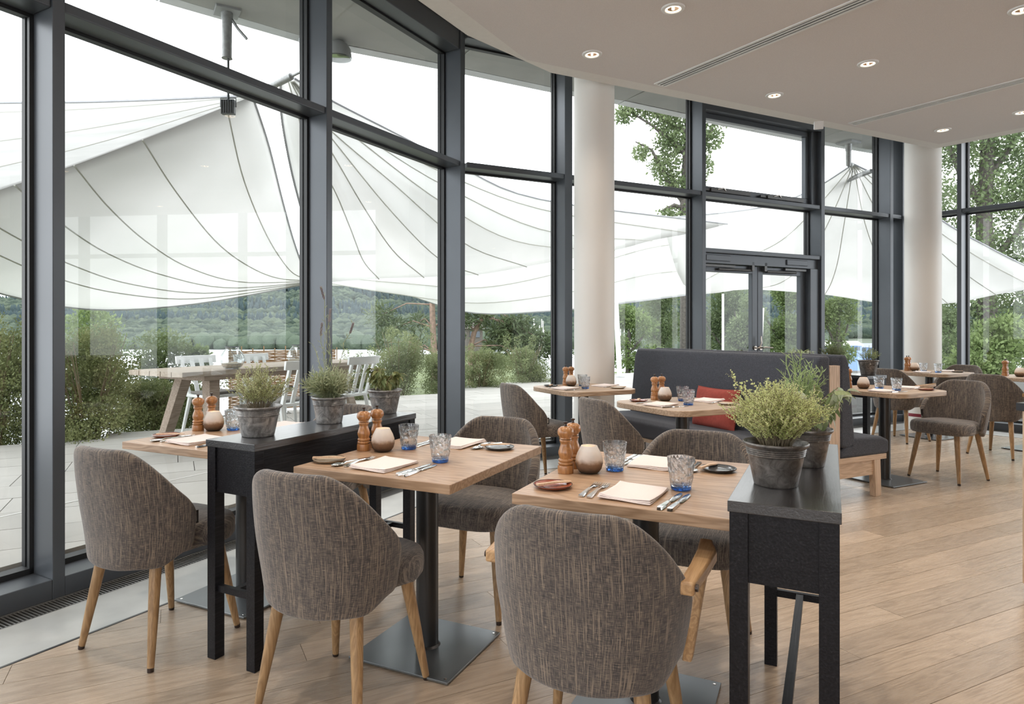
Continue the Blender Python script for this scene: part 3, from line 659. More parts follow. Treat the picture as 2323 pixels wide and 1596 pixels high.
s2 = [[A2, (-2.360, 7.300, 3.562), (-2.438, 7.900, 3.120), (-2.476, 8.500, 2.695), (-2.518, 9.100, 2.312), (-2.432, 9.600, 1.922)],
      [(-2.162, 6.900, 3.835), (-2.068, 7.300, 3.270), (-1.914, 7.800, 2.914), (-1.848, 8.400, 2.538), (-1.820, 9.100, 2.190), (-1.749, 9.900, 2.002)],
      [(-2.139, 6.900, 3.835), (-2.011, 7.200, 3.530), (-1.865, 7.600, 3.251), (-1.652, 8.400, 2.762), (-1.426, 9.300, 2.335), (-1.108, 10.200, 2.046)],
      [(-2.125, 6.900, 3.835), (-1.992, 7.200, 3.597), (-1.865, 7.600, 3.419), (-1.332, 8.500, 2.752), (-0.800, 9.600, 2.255), (-0.285, 10.700, 2.127)],
      [(-2.121, 6.900, 3.835), (-1.982, 7.200, 3.636), (-1.865, 7.600, 3.505), (-1.327, 8.400, 3.120), (-0.451, 9.800, 2.511), (0.518, 11.100, 2.293)],
      [(-2.116, 6.900, 3.835), (-1.971, 7.300, 3.688), (-1.742, 7.800, 3.580), (-0.728, 9.100, 2.985), (0.381, 10.400, 2.616), (2.106, 11.700, 2.638)],
      [(-2.111, 6.900, 3.835), (-1.971, 7.300, 3.708), (-1.712, 7.900, 3.646), (-0.736, 9.200, 3.256), (0.828, 10.800, 2.856), (2.840, 12.000, 2.850)],
      [(-2.107, 6.900, 3.835), (-1.947, 7.300, 3.722), (-1.659, 7.900, 3.688), (-0.744, 9.300, 3.451), (0.836, 10.900, 3.205), (3.679, 12.400, 3.044)],
      [(-2.102, 6.900, 3.858), (-1.825, 7.400, 3.791), (-1.182, 8.400, 3.680), (-0.448, 9.600, 3.554), (0.843, 11.000, 3.377), (4.480, 12.800, 3.272)]]
sail('pleated off-white shade sail with seams fanning out from its upper corner by the mullion', [s2], [s2[0], s2[-1]])
s3 = [[(-3.250, 12.500, 2.458), (-1.950, 13.000, 2.507), (-0.225, 13.500, 2.645), (1.633, 14.000, 3.023), (3.550, 15.000, 3.650), (5.280, 16.000, 4.077)],
      [(-3.251, 12.600, 2.258), (-1.921, 13.100, 2.167), (-0.227, 13.600, 2.111), (1.657, 14.200, 2.528), (3.574, 15.100, 3.112), (5.280, 16.000, 3.383)],
      [(-3.251, 12.700, 2.139), (-2.068, 13.200, 1.963), (-0.320, 13.700, 1.789), (1.680, 14.400, 2.066), (3.597, 15.200, 2.517), (5.280, 16.000, 2.690)],
      [(-3.243, 12.800, 2.078), (-2.261, 13.300, 2.075), (-0.602, 13.900, 1.593), (1.119, 14.600, 1.630), (2.754, 15.300, 1.811), (5.280, 16.000, 2.146)]]
sail('bright white lower shade sail hanging over the pines and the terrace post', [s3], [s3[-1]])
AR = (5.562, 10.300, 3.811)
s4 = [[AR, (5.317, 11.000, 3.597), (5.080, 12.000, 3.514), (4.637, 13.000, 3.547), (3.625, 14.500, 3.667)],
      [AR, (5.413, 11.200, 3.303), (5.246, 12.200, 2.877), (4.884, 13.200, 2.614), (4.205, 14.500, 2.120)],
      [AR, (5.688, 11.300, 3.096), (5.781, 12.300, 2.521), (5.676, 13.200, 2.174), (5.443, 14.200, 2.093)],
      [AR, (5.951, 11.300, 3.096), (6.355, 12.300, 2.521), (6.688, 13.200, 2.174), (6.953, 14.000, 1.969)],
      [AR, (6.235, 11.200, 3.079), (6.978, 12.100, 2.500), (7.568, 12.900, 2.067), (8.055, 13.500, 1.745)],
      [AR, (6.401, 11.100, 3.211), (7.418, 11.900, 2.559), (8.143, 12.400, 2.035), (8.815, 12.900, 1.740)],
      [AR, (6.563, 11.000, 3.340), (7.617, 11.600, 2.758), (8.520, 12.000, 2.250), (9.231, 12.200, 1.876)],
      [AR, (6.576, 10.900, 3.466), (7.571, 11.300, 2.907), (8.623, 11.600, 2.410), (9.597, 11.800, 1.997)],
      [AR, (6.552, 10.800, 3.576), (7.579, 11.200, 3.057), (8.625, 11.500, 2.630), (9.637, 11.800, 2.273)]]
sail('broad white shade sail spreading behind the far column', [s4], [s4[0], s4[-1]])

# brackets, floodlight, dome lamp
b1 = thing('soffit_bracket', 'galvanised tube bracket hanging from the roof soffit above the floodlight', 'bracket', (-2.314, 5.690, 3.993))
MB().box((0, 0, .02), (.20, .20, .10), R(30)).build('base_plate', M['greypaint'], b1, bevel=.004)
MB().lathe([(.045, -.42), (.040, -.42), (.042, -.1), (.050, -.06), (.050, 0)], 18).build('tube', M['galv'], b1, smooth=40)
MB().tube([(.03, 0, -.07), (.09, .02, -.16), (.16, .03, -.24)], .013, 6).build('turnbuckle', M['galv'], b1)
fl_ = thing('floodlight', 'small dark square floodlight on a thin rod in front of the shade sail', 'floodlight', (-2.303, 5.690, 3.154))
MB().tube([(0, 0, .07), (0, 0, .50)], .011, 8).build('rod', M['flood'], fl_)
MB().box((0, 0, 0), (.115, .05, .125), 0).build('lamp_body', M['flood'], fl_, bevel=.006)
MB().tube([(-.066, 0, 0), (-.066, 0, .078), (.066, 0, .078), (.066, 0, 0)], .005, 6).build('yoke', M['flood'], fl_)
mb = MB()
for k in range(5): mb.bx(-.05+.02*k, -.044+.02*k, -.034, -.022, -.055, .055)
mb.build('cooling_fins', M['flood'], fl_)
def strut_bracket(plate, foot, tip, label):
    pl_, ft, tp = Vector(plate), Vector(foot), Vector(tip)
    o = thing('sail_bracket', label, 'bracket', tuple(pl_)); r0 = ft-pl_; r1 = tp-pl_
    MB().box((0, 0, .02), (.24, .24, .10), R(30)).build('base_plate', M['greypaint'], o, bevel=.004)
    MB().tube([(0, 0, 0), tuple(r0*.35), tuple(r0*.36), tuple(r0)], [.05, .045, .038, .036], 14).build('tube', M['galv'], o, smooth=40)
    MB().tube([tuple(r0), tuple(r0.lerp(r1, .2)), tuple(r0.lerp(r1, .22)), tuple(r0.lerp(r1, .7)), tuple(r1)], [.014, .014, .036, .036, .012], 10).build('tension_rod', M['galv'], o, smooth=40)
    MB().tube([tuple(r0), tuple(r0+Vector((.02, 0, -.12))), tuple(r0+Vector((.07, 0, -.1))), tuple(r0*.85)], .004, 5).build('cable', M['flood'], o)
    return o
strut_bracket((-1.806, 6.200, 4.073), (-1.865, 6.400, 3.746), (-2.502, 6.800, 3.644), 'sail bracket at the second mullion with a tension rod to the big sail')
strut_bracket((5.173, 9.700, 3.985), (5.280, 9.900, 3.692), (5.535, 10.250, 3.799), 'short tube bracket above the peak of the far shade sail')
strut_bracket((5.841, 9.900, 3.923), (5.900, 10.000, 3.717), (5.463, 11.000, 3.575), 'sail bracket by the far mullion with a slanting tension rod')
dm = thing('soffit_lamp', 'grey bell-shaped lamp hanging from the soffit beside the second mullion', 'lamp', (-1.499, 6.300, 4.077))
MB().lathe([(.055, 0), (.05, -.02), (.035, -.03), (.035, -.10)], 24).build('lamp_neck', M['greypaint'], dm, smooth=40)
MB().lathe([(.04, -.09), (.085, -.12), (.115, -.17), (.125, -.25), (.12, -.25), (.10, -.17), (.03, -.12)], 32, cap=False).build('lamp_shade', M['greypaint'], dm, smooth=40)
MB().lathe([(.002, -.27), (.06, -.272), (.12, -.262), (.122, -.245)], 32, cap=False).build('lens', M['clear'], dm, smooth=40)
tpst = thing('sail_post', 'leaning white post carrying the lower sail corner', 'post', (2.866, 15.300, 0.128))
MB().tube([(0, 0, -.02), (-.09, 0, 1.72)], .058, 14).build('post', M['whitemetal'], tpst, smooth=40)
MB().lathe([(.11, -.03), (.11, .01), (.07, .02)], 16).build('post_foot', M['greypaint'], tpst)
for (pp, h, lb) in (((6.766, 17.000, 0.627), 1.15, 'pale slanting stake seen through the right door leaf'), ((6.523, 19.000, 0.553), 1.7, 'thin pale pole seen through the left door leaf')):
    o = MB().tube([(0, 0, -.8), (.10 if h < 1.5 else 0, 0, h)], .035, 8).build('garden_stake', M['whitemetal'], smooth=40); o.location = pp; tag(o, lb, 'stake')

# ------------------------------------------------------------------ outdoor dining table and chairs on the terrace (z = 0.13)
TZ = .13
def foot(o): o.location.z = TZ; return o
tl_ = Vector((-2.63, 5.55)); far_ = Vector((-1.39, 7.70)); dT = (far_-tl_).normalized(); rzT = math.atan2(dT.y, dT.x); LT = (far_-tl_).length; nT = Vector((-dT.y, dT.x))
ot = thing('terrace_table', 'long weathered wooden trestle table on the terrace beyond the glass', 'table', (tl_.x, tl_.y, TZ), rzT)
for k in range(5): MB().bx(0, LT, .004+k*.154, .15+k*.154, .705, .75).build('table_board', M['teaktop'], ot, bevel=.003)
MB().bx(.25, LT-.25, .06, .71, .66, .705).build('apron', M['teak'], ot)
for sx in (.42, LT-.42):
    for (yb, yt) in ((.02, .2), (.75, .57)):
        mb = MB(); xb = sx+(-.12 if sx < 1 else .12); w_ = .045
        mb.add([(xb-w_, yb-w_, 0), (xb+w_, yb-w_, 0), (xb+w_, yb+w_, 0), (xb-w_, yb+w_, 0), (sx-w_-.01, yt-w_-.01, .70), (sx+w_+.01, yt-w_-.01, .70), (sx+w_+.01, yt+w_+.01, .70), (sx-w_-.01, yt+w_+.01, .70)],
               [(0, 3, 2, 1), (4, 5, 6, 7), (0, 1, 5, 4), (1, 2, 6, 5), (2, 3, 7, 6), (3, 0, 4, 7)])
        mb.build('leg', M['teak'], ot, bevel=.004)
def white_chair():
    o = thing('slat_back_chair', '', 'chair')
    MB().prism([(-.22, .20), (.22, .20), (.20, -.18), (.12, -.22), (-.12, -.22), (-.20, -.18)], .42, .45).build('seat', M['whitewood'], o, bevel=.008)
    MB().prism([(-.195, .17), (.195, .17), (.175, -.15), (-.175, -.15)], .452, .478).build('cushion', M['pad'], o, bevel=.01)
    for sx in (-1, 1):
        MB().tube([(sx*.19, .17, .42), (sx*.205, .20, 0)], [.02, .014], 8).build('leg', M['whitewood'], o, smooth=40)
        m4 = MB(); 
        m4.add([(sx*.16-.016, -.20, .43), (sx*.16+.016, -.20, .43), (sx*.16+.016, -.165, .43), (sx*.16-.016, -.165, .43), (sx*.17-.014, -.31, .80), (sx*.17+.014, -.31, .80), (sx*.17+.014, -.285, .80), (sx*.17-.014, -.285, .80)],
               [(0, 3, 2, 1), (4, 5, 6, 7), (0, 1, 5, 4), (1, 2, 6, 5), (2, 3, 7, 6), (3, 0, 4, 7)]); m4.build('back_post', M['whitewood'], o)
        MB().tube([(sx*.16, -.17, .42), (sx*.19, -.27, 0)], [.021, .015], 8).build('leg', M['whitewood'], o, smooth=40)
    for sx in (-.055, .055):
        MB().box((sx, -.24, .61), (.045, .014, .40), 0, Matrix.Rotation(R(16.5), 3, 'X')).build('back_slat', M['whitewood'], o)
    pts = []; n = 12; mb = MB(); vs = []; fs = []
    for i in range(n+1):
        a_ = (i/n-.5)*1.5; x = .235*math.sin(a_)/math.sin(.75); y = -.345+.16*(1-math.cos(a_)); 
        for (dy, z) in ((0, .755), (.022, .755), (.012, .835), (-.012, .835)): vs.append((x, y+dy, z))
    for i in range(n):
        b_ = i*4; fs += [(b_+k, b_+(k+1) % 4, b_+4+(k+1) % 4, b_+4+k) for k in range(4)]
    fs += [(0, 3, 2, 1), (n*4, n*4+1, n*4+2, n*4+3)]
    mb.add(vs, fs).build('top_rail', M['whitewood'], o, smooth=40, bevel=.003)
    MB().bx(-.17, .17, -.008, .008, .19, .21).build('stretcher', M['whitewood'], o)
    return remember(o)
wc = white_chair()
place(wc, (-1.98, 6.12, TZ), rzT, 'white slat-back chair at the terrace table, half hidden behind the thyme pot', 'white chairs at the terrace table')
place(wc, (-1.62, 6.98, TZ), rzT, 'white slat-back chair at the terrace table, seen past the potted sage', 'white chairs at the terrace table')
place(wc, (-2.92, 6.86, TZ), rzT+math.pi, 'white chair beyond the near end of the terrace table, low curved back showing', 'white chairs at the terrace table')
place(wc, (-2.52, 7.36, TZ), rzT+math.pi, 'white chair beyond the terrace table, between the two glass lanterns', 'white chairs at the terrace table')
def lantern(pos, label, s=1.):
    o = thing('glass_lantern', label, 'lantern', pos, rnd.random()*3, 'glass lanterns on the terrace table'); n = 28
    prof = [(.055, 0), (.075, .012), (.098, .05), (.106, .085), (.098, .125), (.075, .165), (.056, .185), (.060, .20)]
    mb = MB(); vs = []
    for r_, z in prof:
        for k in range(n): rr_ = r_*(1+.025*math.cos(k*math.pi)) ; a_ = 2*math.pi*k/n; vs.append((rr_*math.cos(a_)*s, rr_*math.sin(a_)*s, z*s))
    fs = [(i*n+k, i*n+(k+1) % n, (i+1)*n+(k+1) % n, (i+1)*n+k) for i in range(len(prof)-1) for k in range(n)]
    g_ = mb.add(vs, fs+[tuple(range(n))[::-1]]).build('glass_jar', M['clear'], o, smooth=20)
    MB().lathe([(.05*s, .005), (.088*s, .03*s), (.094*s, .05*s), (.03, .056*s), (.001, .058*s)], 24, cap=False).build('sand', M['sand'], o, smooth=40)
    MB().lathe([(.062*s, .197*s), (.066*s, .20*s), (.062*s, .204*s), (.058*s, .20*s)], 24, cap=False).build('rim_wire', M['flood'], o, smooth=60)
    MB().tube([(-.06*s, 0, .195*s), (-.10*s, -.06*s, .12*s), (0, -.118*s, .06*s), (.09*s, -.07*s, .11*s), (.06*s, 0, .195*s)], .002, 5).build('wire_handle', M['flood'], o)
lantern((-2.42, 6.07, TZ+.752), 'ribbed glass lantern with sand, nearer the end of the terrace table')
lantern((-2.02, 6.75, TZ+.752), 'ribbed glass lantern with sand, further along the terrace table')
ws = thing('wicker_screen', 'low woven willow screen behind the terrace table', 'screen', (-2.830, 8.900, 0.301), R(30)); ws.location.z = TZ
for k in range(11): MB().tube([(-.7+.14*k, 0, 0), (-.7+.14*k, .005, .86+.03*(k % 2))], .008, 5).build('stake', M['wicker'], ws)
mb = MB()
for r_ in range(34):
    z = .06+r_*.023; pts = [(-.72+.07*k, (.012 if (k+r_) % 2 else -.012), z+rnd.uniform(-.002, .002)) for k in range(21)]; mb.tube(pts, .0105, 4)
mb.build('weave', M['wicker'], ws, kind='stuff')

# ------------------------------------------------------------------ planting outside
def quads(centres, dirs, ups, L, Wd):
    """leaf cards, bent once along the middle: arrays -> verts, faces"""
    n = len(centres); side = np.cross(dirs, ups); side /= np.linalg.norm(side, axis=1)[:, None]+1e-9
    L = np.asarray(L).reshape(-1, 1); Wd = np.asarray(Wd).reshape(-1, 1)
    nrm = np.cross(side, dirs)
    v = np.stack([centres, centres+dirs*L*.5+side*Wd*.5+nrm*L*.06, centres+dirs*L, centres+dirs*L*.5-side*Wd*.5+nrm*L*.06], 1).reshape(-1, 3)
    f = np.arange(4*n, dtype=np.int32).reshape(-1, 4)
    return v, f
def npmesh(name, parts, m):
    v = np.concatenate([a for a, _ in parts]); k = 0; fs = []
    for a, f in parts: fs.append(f+k); k += len(a)
    f = np.concatenate(fs); me = bpy.data.meshes.new(name)
    me.vertices.add(len(v)); me.vertices.foreach_set('co', v.astype(np.float32).ravel())
    nl = f.shape[1]; me.loops.add(len(f)*nl); me.loops.foreach_set('vertex_index', f.astype(np.int32).ravel())
    me.polygons.add(len(f)); me.polygons.foreach_set('loop_start', np.arange(0, len(f)*nl, nl, dtype=np.int32)); me.polygons.foreach_set('loop_total', np.full(len(f), nl, dtype=np.int32))
    me.materials.append(m); me.update(calc_edges=True); me.validate(); return me
RG = np.random.default_rng(5)
def unit(n):
    v = RG.normal(size=(n, 3)); return v/np.linalg.norm(v, axis=1)[:, None]
def crown(blobs, n, L, Wd, shell=.55, up=.35):
    """leaves in ellipsoid blobs [(cx,cy,cz,rx,ry,rz)]"""
    vol = np.array([b[3]*b[4]*b[5] for b in blobs])**.7; cnts = np.maximum(1, (n*vol/vol.sum()).astype(int)); P_ = []; D_ = []
    for b, c_ in zip(blobs, cnts):
        u = unit(c_); r_ = shell+(1-shell)*RG.random((c_, 1))**.6; r_ *= 1+.16*np.sin(u[:, :1]*9+b[0])*np.cos(u[:, 1:2]*8+b[1])
        P_.append(np.array(b[:3])+u*r_*np.array(b[3:])); d_ = u*.7+unit(c_)*.9; d_[:, 2] += up; D_.append(d_/np.linalg.norm(d_, axis=1)[:, None])
    P_ = np.concatenate(P_); D_ = np.concatenate(D_); n_ = len(P_)
    return quads(P_, D_, unit(n_), L*(.6+.8*RG.random(n_)), Wd*(.6+.8*RG.random(n_)))
def plant(name, cat_, label, pos, leafm, crowns, stems, stemm, group=None):
    o = thing(name, label, cat_, pos, 0, group)
    link('foliage', npmesh('foliage', crowns, leafm), o, kind='stuff')
    if stems:
        mb = MB()
        for pts, r_ in stems: mb.tube(pts, r_, 6)
        mb.build('trunk' if 'tree' in name or 'pine' in name else 'stems', stemm, o, smooth=60)
    return o
def shrub(pos, w_, h, label, m='shrub', n=5200, mul=3.0, leaf=.035, loose=.35, name='privet_shrub', seed=0):
    r2 = random.Random(seed+3); blobs = []
    for k in range(22):
        a_ = r2.uniform(0, 6.28); rr_ = r2.uniform(0, .36)*w_; z = r2.uniform(-.04, .80)*h; s_ = r2.uniform(.16, .28)
        blobs.append((rr_*math.cos(a_)*(1.2-z/h*.5), rr_*math.sin(a_)*(1.2-z/h*.5), z, w_*s_, w_*s_, h*s_*.75))
    for k in range(12):
        a_ = r2.uniform(0, 6.28); rr_ = r2.uniform(.1, .45)*w_; blobs.append((rr_*math.cos(a_), rr_*math.sin(a_), h*r2.uniform(.45, .98), w_*.07, w_*.07, h*.13))
    stems = []
    for k in range(16):
        a_ = r2.uniform(0, 6.28); rr_ = r2.uniform(.2, .42)*w_
        stems.append(([(.03*math.cos(a_), .03*math.sin(a_), -.3), (rr_*.5*math.cos(a_), rr_*.5*math.sin(a_), h*.4), (rr_*math.cos(a_), rr_*math.sin(a_), h*r2.uniform(.7, .9))], [.008, .006, .003]))
    return plant(name, 'shrub', label, pos, M[m], [crown(blobs, int(n*mul), leaf*.85, leaf*.45, .35)], stems, M['twig'], 'shrubs along the terrace edge')
shrub((-5.038, 6.600, 0.062), 1.2, 1.25, 'dense dark green shrub cut by the left picture edge', 'shrub', 7000, seed=1)
shrub((-4.944, 7.200, 0.026), 1.1, 1.15, 'green shrub glimpsed beside the first mullion', 'shrub', 5000, seed=21)
shrub((-4.317, 7.000, 0.060), 1.05, 1.25, 'tall open shrub just right of the first mullion', 'shrub', 8000, seed=2)
shrub((-4.187, 7.900, 0.039), 1.0, .62, 'lower shrub between the tall shrub and the terrace table', 'shrub', 5200, seed=3)
shrub((-3.985, 8.600, 0.006), 1.0, .62, 'small shrub below the end of the terrace table', 'shrub', 3600, seed=4)
shrub((-2.261, 10.600, 0.119), .9, .75, 'bright low shrub behind the potted sage', 'shrub2', 4200, seed=5)
shrub((-1.701, 11.600, 0.105), 1.35, 1.22, 'tall feathery shrub left of the corner mullion', 'shrub2', 7500, seed=6)
shrub((-0.935, 12.200, 0.087), 1.1, .85, 'fresh green shrub right behind the corner mullion', 'shrub2', 5200, seed=7)
shrub((-0.299, 12.800, 0.115), 1.0, .78, 'round golden green shrub just right of the corner mullion', 'shrub2', 5600, seed=8)
shrub((0.607, 14.000, 0.121), 1.15, .92, 'round spiky shrub before the near column', 'shrub2', 6500, seed=9)
plant('young_tree', 'tree', 'slender fresh green tree rising above the tall open shrub', (-5.827, 9.500, 0.522), M['fresh'],
      [crown([(0, 0, .75, .42, .42, .24), (.1, 0, .45, .5, .4, .2), (-.18, 0, .2, .5, .4, .25), (.25, 0, .1, .35, .3, .2), (.05, 0, .98, .2, .2, .12), (-.1, 0, -.1, .55, .5, .3)], 6500, .06, .03, .2)],
      [([(0, 0, -1), (0, 0, .3), (.05, 0, 1.)], [.03, .02, .006]), ([(0, 0, .1), (.3, 0, .35)], [.012, .004]), ([(0, 0, 0), (-.35, 0, .3)], [.012, .004])], M['bark'])
plant('young_tree', 'tree', 'airy willow-leaved tree behind the start of the terrace table', (-4.819, 9.600, 0.258), M['willow'],
      [crown([(0, 0, .72, .42, .4, .26), (.1, 0, .5, .5, .4, .25), (-.2, 0, .3, .35, .35, .3), (.05, 0, .0, .5, .4, .35), (-.15, 0, -.35, .5, .4, .35)], 9000, .05, .026, .2)],
      [([(0, 0, -1), (-.03, 0, .3), (.05, 0, .9)], [.03, .02, .006])], M['bark'])
plant('young_tree', 'tree', 'tiny bright sapling above the terrace table', (-4.410, 9.800, 0.433), M['fresh'],
      [crown([(0, 0, .42, .17, .15, .13), (.06, 0, .28, .14, .12, .1)], 700, .07, .04, .2)], [([(0, 0, -1), (0, 0, .4)], [.012, .005])], M['bark'])
# pines
def pine(base, pts, r_, blobs, label, n=9000):
    br = [([tuple(Vector(a_)) for a_ in pts], r_)]
    top = Vector(pts[-2])
    for b in blobs:
        s_ = min(pts, key=lambda a_: (Vector(a_)-Vector(b[:3])).length); s_ = Vector(s_); e_ = Vector(b[:3])
        br.append(([tuple(s_), tuple(s_.lerp(e_, .5)+Vector((0, 0, .25))), tuple(e_)], [r_[0]*.26, r_[0]*.18, r_[0]*.08]))
    return plant('pine_tree', 'tree', label, base, M['needle'], [crown(blobs, n, .30, .05, .1, .0)], br, M['pinebark'])
pine((-2.427, 26.000, 0.297), [(0, 0, -1.5), (.0, 0, 0), (-.05, 0, 1.0), (-.08, 0, 1.9), (-.1, 0, 3.2), (.1, 0, 5.)], [.15, .135, .125, .12, .11, .06],
     [(-2.1, .2, 1.5, .55, .6, .45), (-1.6, .2, 1.0, .6, .6, .35), (-2.0, -.2, .4, .35, .5, .5), (-.8, .3, .1, .35, .5, .7), (.8, .5, 1.1, .6, .6, .8), (.7, .3, .1, .4, .4, .5), (0, 0, 5., 2.5, 2.5, 1.0), (-1, 0, 3.8, 1.4, 1.4, .6), (-.7, .2, 1.2, .3, .4, .35), (.9, 0, 2.4, .8, .8, .5)], 'upright pine with a bare orange trunk just left of the corner mullion')
pine((-1.026, 27.000, 0.440), [(0, 0, -1.5), (0, 0, .1), (.15, 0, .7), (.5, 0, 1.3), (.75, 0, 2.1), (1.1, 0, 3.2)], [.15, .13, .12, .10, .09, .06],
     [(1.3, .2, .8, .7, .7, .45), (2.0, .2, .5, .9, .9, .5), (2.9, 0, .2, .8, .8, .45), (1.1, .5, .1, .6, .6, .5), (3.6, 0, -.1, .5, .6, .3), (.4, 0, 1.3, .5, .5, .4), (-.6, 0, 1.2, .5, .5, .3), (1.9, .1, 1.1, .7, .5, .3), (1, 0, 3.4, 2., 2., .7), (2.4, 0, -.35, .6, .6, .3)], 'leaning pine with spreading dark branches right of the corner mullion')
# big oaks
def oak(base, trunk, radii, limbs, blobs, label, n=16000, leaf=.17, m='oakleaf'):
    st = [(trunk, radii)]+[(l_, [radii[0]*.38, radii[0]*.26, radii[0]*.16, radii[0]*.07][:len(l_)]) for l_ in limbs]
    return plant('oak_tree', 'tree', label, base, M[m], [crown(blobs, n, leaf, leaf*.6, .15, .1)], st, M['bark'])
oak((6.960, 24.000, 0.530), [(0, 0, -2), (0, 0, 2), (-.08, 0, 5.), (.05, 0, 8.2), (.1, 0, 10.5)], [.30, .27, .22, .17, .08],
    [[(-.05, 0, 5.2), (-.7, 0, 6.), (-1.3, 0, 7.2), (-1.9, 0, 7.5)], [(0, 0, 7.), (-.8, 0, 7.7), (-1.3, 0, 8.1), (-2.3, 0, 8.7)], [(0, 0, 6.5), (.5, 0, 7.2), (.9, 0, 8.)], [(0, 0, 5.), (-.5, 0, 5.2), (-.9, 0, 5.)], [(0, 0, 7.8), (-.9, .2, 8.4), (-1.6, 0, 9.)]],
    [(-.7, 0, 8.3, .7, .6, .5), (-1.6, 0, 8.7, .6, .5, .3), (-2.3, 0, 8.5, .35, .4, .35), (-.5, 0, 7.5, .7, .6, .5), (-.8, 0, 6.6, .6, .5, .5), (-.2, 0, 5.9, .8, .6, .45), (-1.7, 0, 7.1, .3, .3, .3), (-.6, 0, 4.6, .65, .5, .55), (.7, 0, 7.6, .55, .5, .5), (1.1, 0, 8.5, .6, .5, .45), (.5, 0, 6.6, .4, .4, .4), (.2, 0, 9.3, 1.3, 1., .7), (.2, 0, 5.2, .35, .3, .3), (-1.9, 0, 9.4, .6, .5, .3)],
    'tall oak with bare reaching limbs behind the fixed pane left of the door', 13000, .13)
oak((14.123, 19.000, 0.553), [(0, 0, -3), (0, 0, 1), (-.1, 0, 4), (.1, 0, 7.5), (0, 0, 10)], [.28, .25, .2, .15, .05],
    [[(0, 0, 1.5), (-.9, 0, 2.6), (-1.2, 0, 3.8)], [(0, 0, 2.5), (.9, 0, 3.5), (1.6, 0, 5)], [(0, 0, 4.), (-.8, 0, 5.2), (-1.3, 0, 6.4)], [(0, 0, 5.), (.7, 0, 6.), (1.3, 0, 7)]],
    [(-1.0, 0, 5.9, .55, .8, .9), (-1.35, 0, 4.3, .42, .7, .8), (-.2, 0, 6.2, 1.1, 1., .9), (.9, 0, 6., 1., 1., 1.), (0, 0, 4.6, 1., 1., .9), (1.3, 0, 4.3, .9, .9, 1.), (-.3, .2, 3.1, .9, .9, .8), (.9, 0, 2.8, 1., 1., .8), (-1.3, .4, 2.6, .45, .6, .45), (-.2, .3, 1.5, 1., 1., .7), (1., 0, 1.2, 1., 1., .8), (-.3, 0, .2, 1.0, 1., .8), (.9, 0, -.4, 1.1, 1., .9), (-1.2, 0, .0, .45, .6, .5), (1.9, 0, 5., .9, .9, 1.4), (1.9, 0, 2., .9, .9, 1.4), (0, 0, -1.2, 1.4, 1, .8)],
    'large leafy oak filling the panes at the right picture edge', 34000, .105)
def leafy(base, w_, h, label, m='fresh', n=6000, leaf=.11, seed=0):
    r2 = random.Random(seed); bl = []
    for k in range(16):
        z = r2.uniform(.05, .95); s_ = r2.uniform(.16, .3); bl.append((r2.uniform(-.38, .38)*w_*(1.25-z*.7), r2.uniform(-.3, .3)*w_, z*h, w_*s_, w_*s_, h*s_*.6))
    st = [([(0, 0, -2), (0, 0, h*.4), (.05*w_, 0, h*.85)], [.12, .09, .03])]+[([(0, 0, h*.3), (s_*w_*.25, 0, h*.55), (s_*w_*.35, 0, h*.75)], [.05, .035, .012]) for s_ in (-1, 1)]
    return plant('broadleaf_tree', 'tree', label, base, M[m], [crown(bl, n, leaf, leaf*.5, .2, .15)], st, M['bark'], 'trees beyond the terrace')
leafy((4.800, 24.000, -0.430), 2.1, 2.5, 'pale green tree seen beside the leaning white post', 'fresh', 9000, seed=1)
leafy((7.500, 30.000, -0.850), 2.6, 4.2, 'tree filling the pane left of the dark oak trunk', 'oakleaf', 13000, seed=2)
leafy((9.613, 28.000, -0.710), 2.6, 3.8, 'tree behind the left door leaf', 'oakleaf', 12000, seed=3)
leafy((9.583, 25.000, -0.500), 1.6, 3.2, 'narrow dark tree behind the meeting stiles of the door', 'oakleaf', 10000, seed=9)
leafy((11.267, 26.000, -0.570), 2.4, 3.9, 'bushy light green tree behind the right door leaf', 'fresh', 17000, seed=4)
leafy((13.433, 26.000, -0.570), 1.5, 3.3, 'light green tree right of the door with the hill behind', 'fresh', 8400, seed=5)
leafy((16.400, 24.000, -0.590), 1.3, 2.7, 'green tree between the far column and the corner mullion', 'oakleaf', 7200, seed=6)
leafy((12.637, 17.000, -0.847), 2.0, 2.4, 'low bright foliage under the large oak', 'fresh', 10400, .12, seed=7)

# ------------------------------------------------------------------ bank, lake, hills, forest
def strip(rows, name, m, smooth=60):
    mb = MB(); nc = len(rows[0]); mb.add([v for r_ in rows for v in r_], [(j*nc+i, j*nc+i+1, (j+1)*nc+i+1, (j+1)*nc+i) for j in range(len(rows)-1) for i in range(nc-1)])
    return mb.build(name, m, smooth=smooth)
rows = []
eo3 = [Vector((e[0], e[1])) for e in edge]
ctr = Vector((0, 2))
for (k, z) in ((0, -.02), (.35, -.12), (.9, -.55), (2.4, -2.2), (6., -4.5), (30, -7.95)):
    row = []
    for e in eo3:
        d_ = (e-ctr).normalized(); pnt = e+d_*(k+.1); row.append((pnt.x, pnt.y, z-(.3*math.sin(pnt.x*1.7) if k > .5 else 0)))
    rows.append(row)
gb = strip(rows, 'ground_bank', M['bank']); gb['kind'] = 'structure'
bp = MB().prism([(3, 22), (60, 22), (60, 130), (20, 130)], -9, -7.2).build('shore_ground', M['bank']); bp['kind'] = 'structure'
for nm_, po_ in (('headland_ground', [(-4.2, 23), (1.5, 22), (3, 64), (-9, 64)]), ('tree_bank_ground', [(1.5, 20.5), (22, 19), (34, 16), (34, 34), (3, 34)])):
    hb_ = MB().prism(po_, -8, -1.25 if nm_[0] == 'h' else -1.9).build(nm_, M['bank']); hb_['kind'] = 'structure'
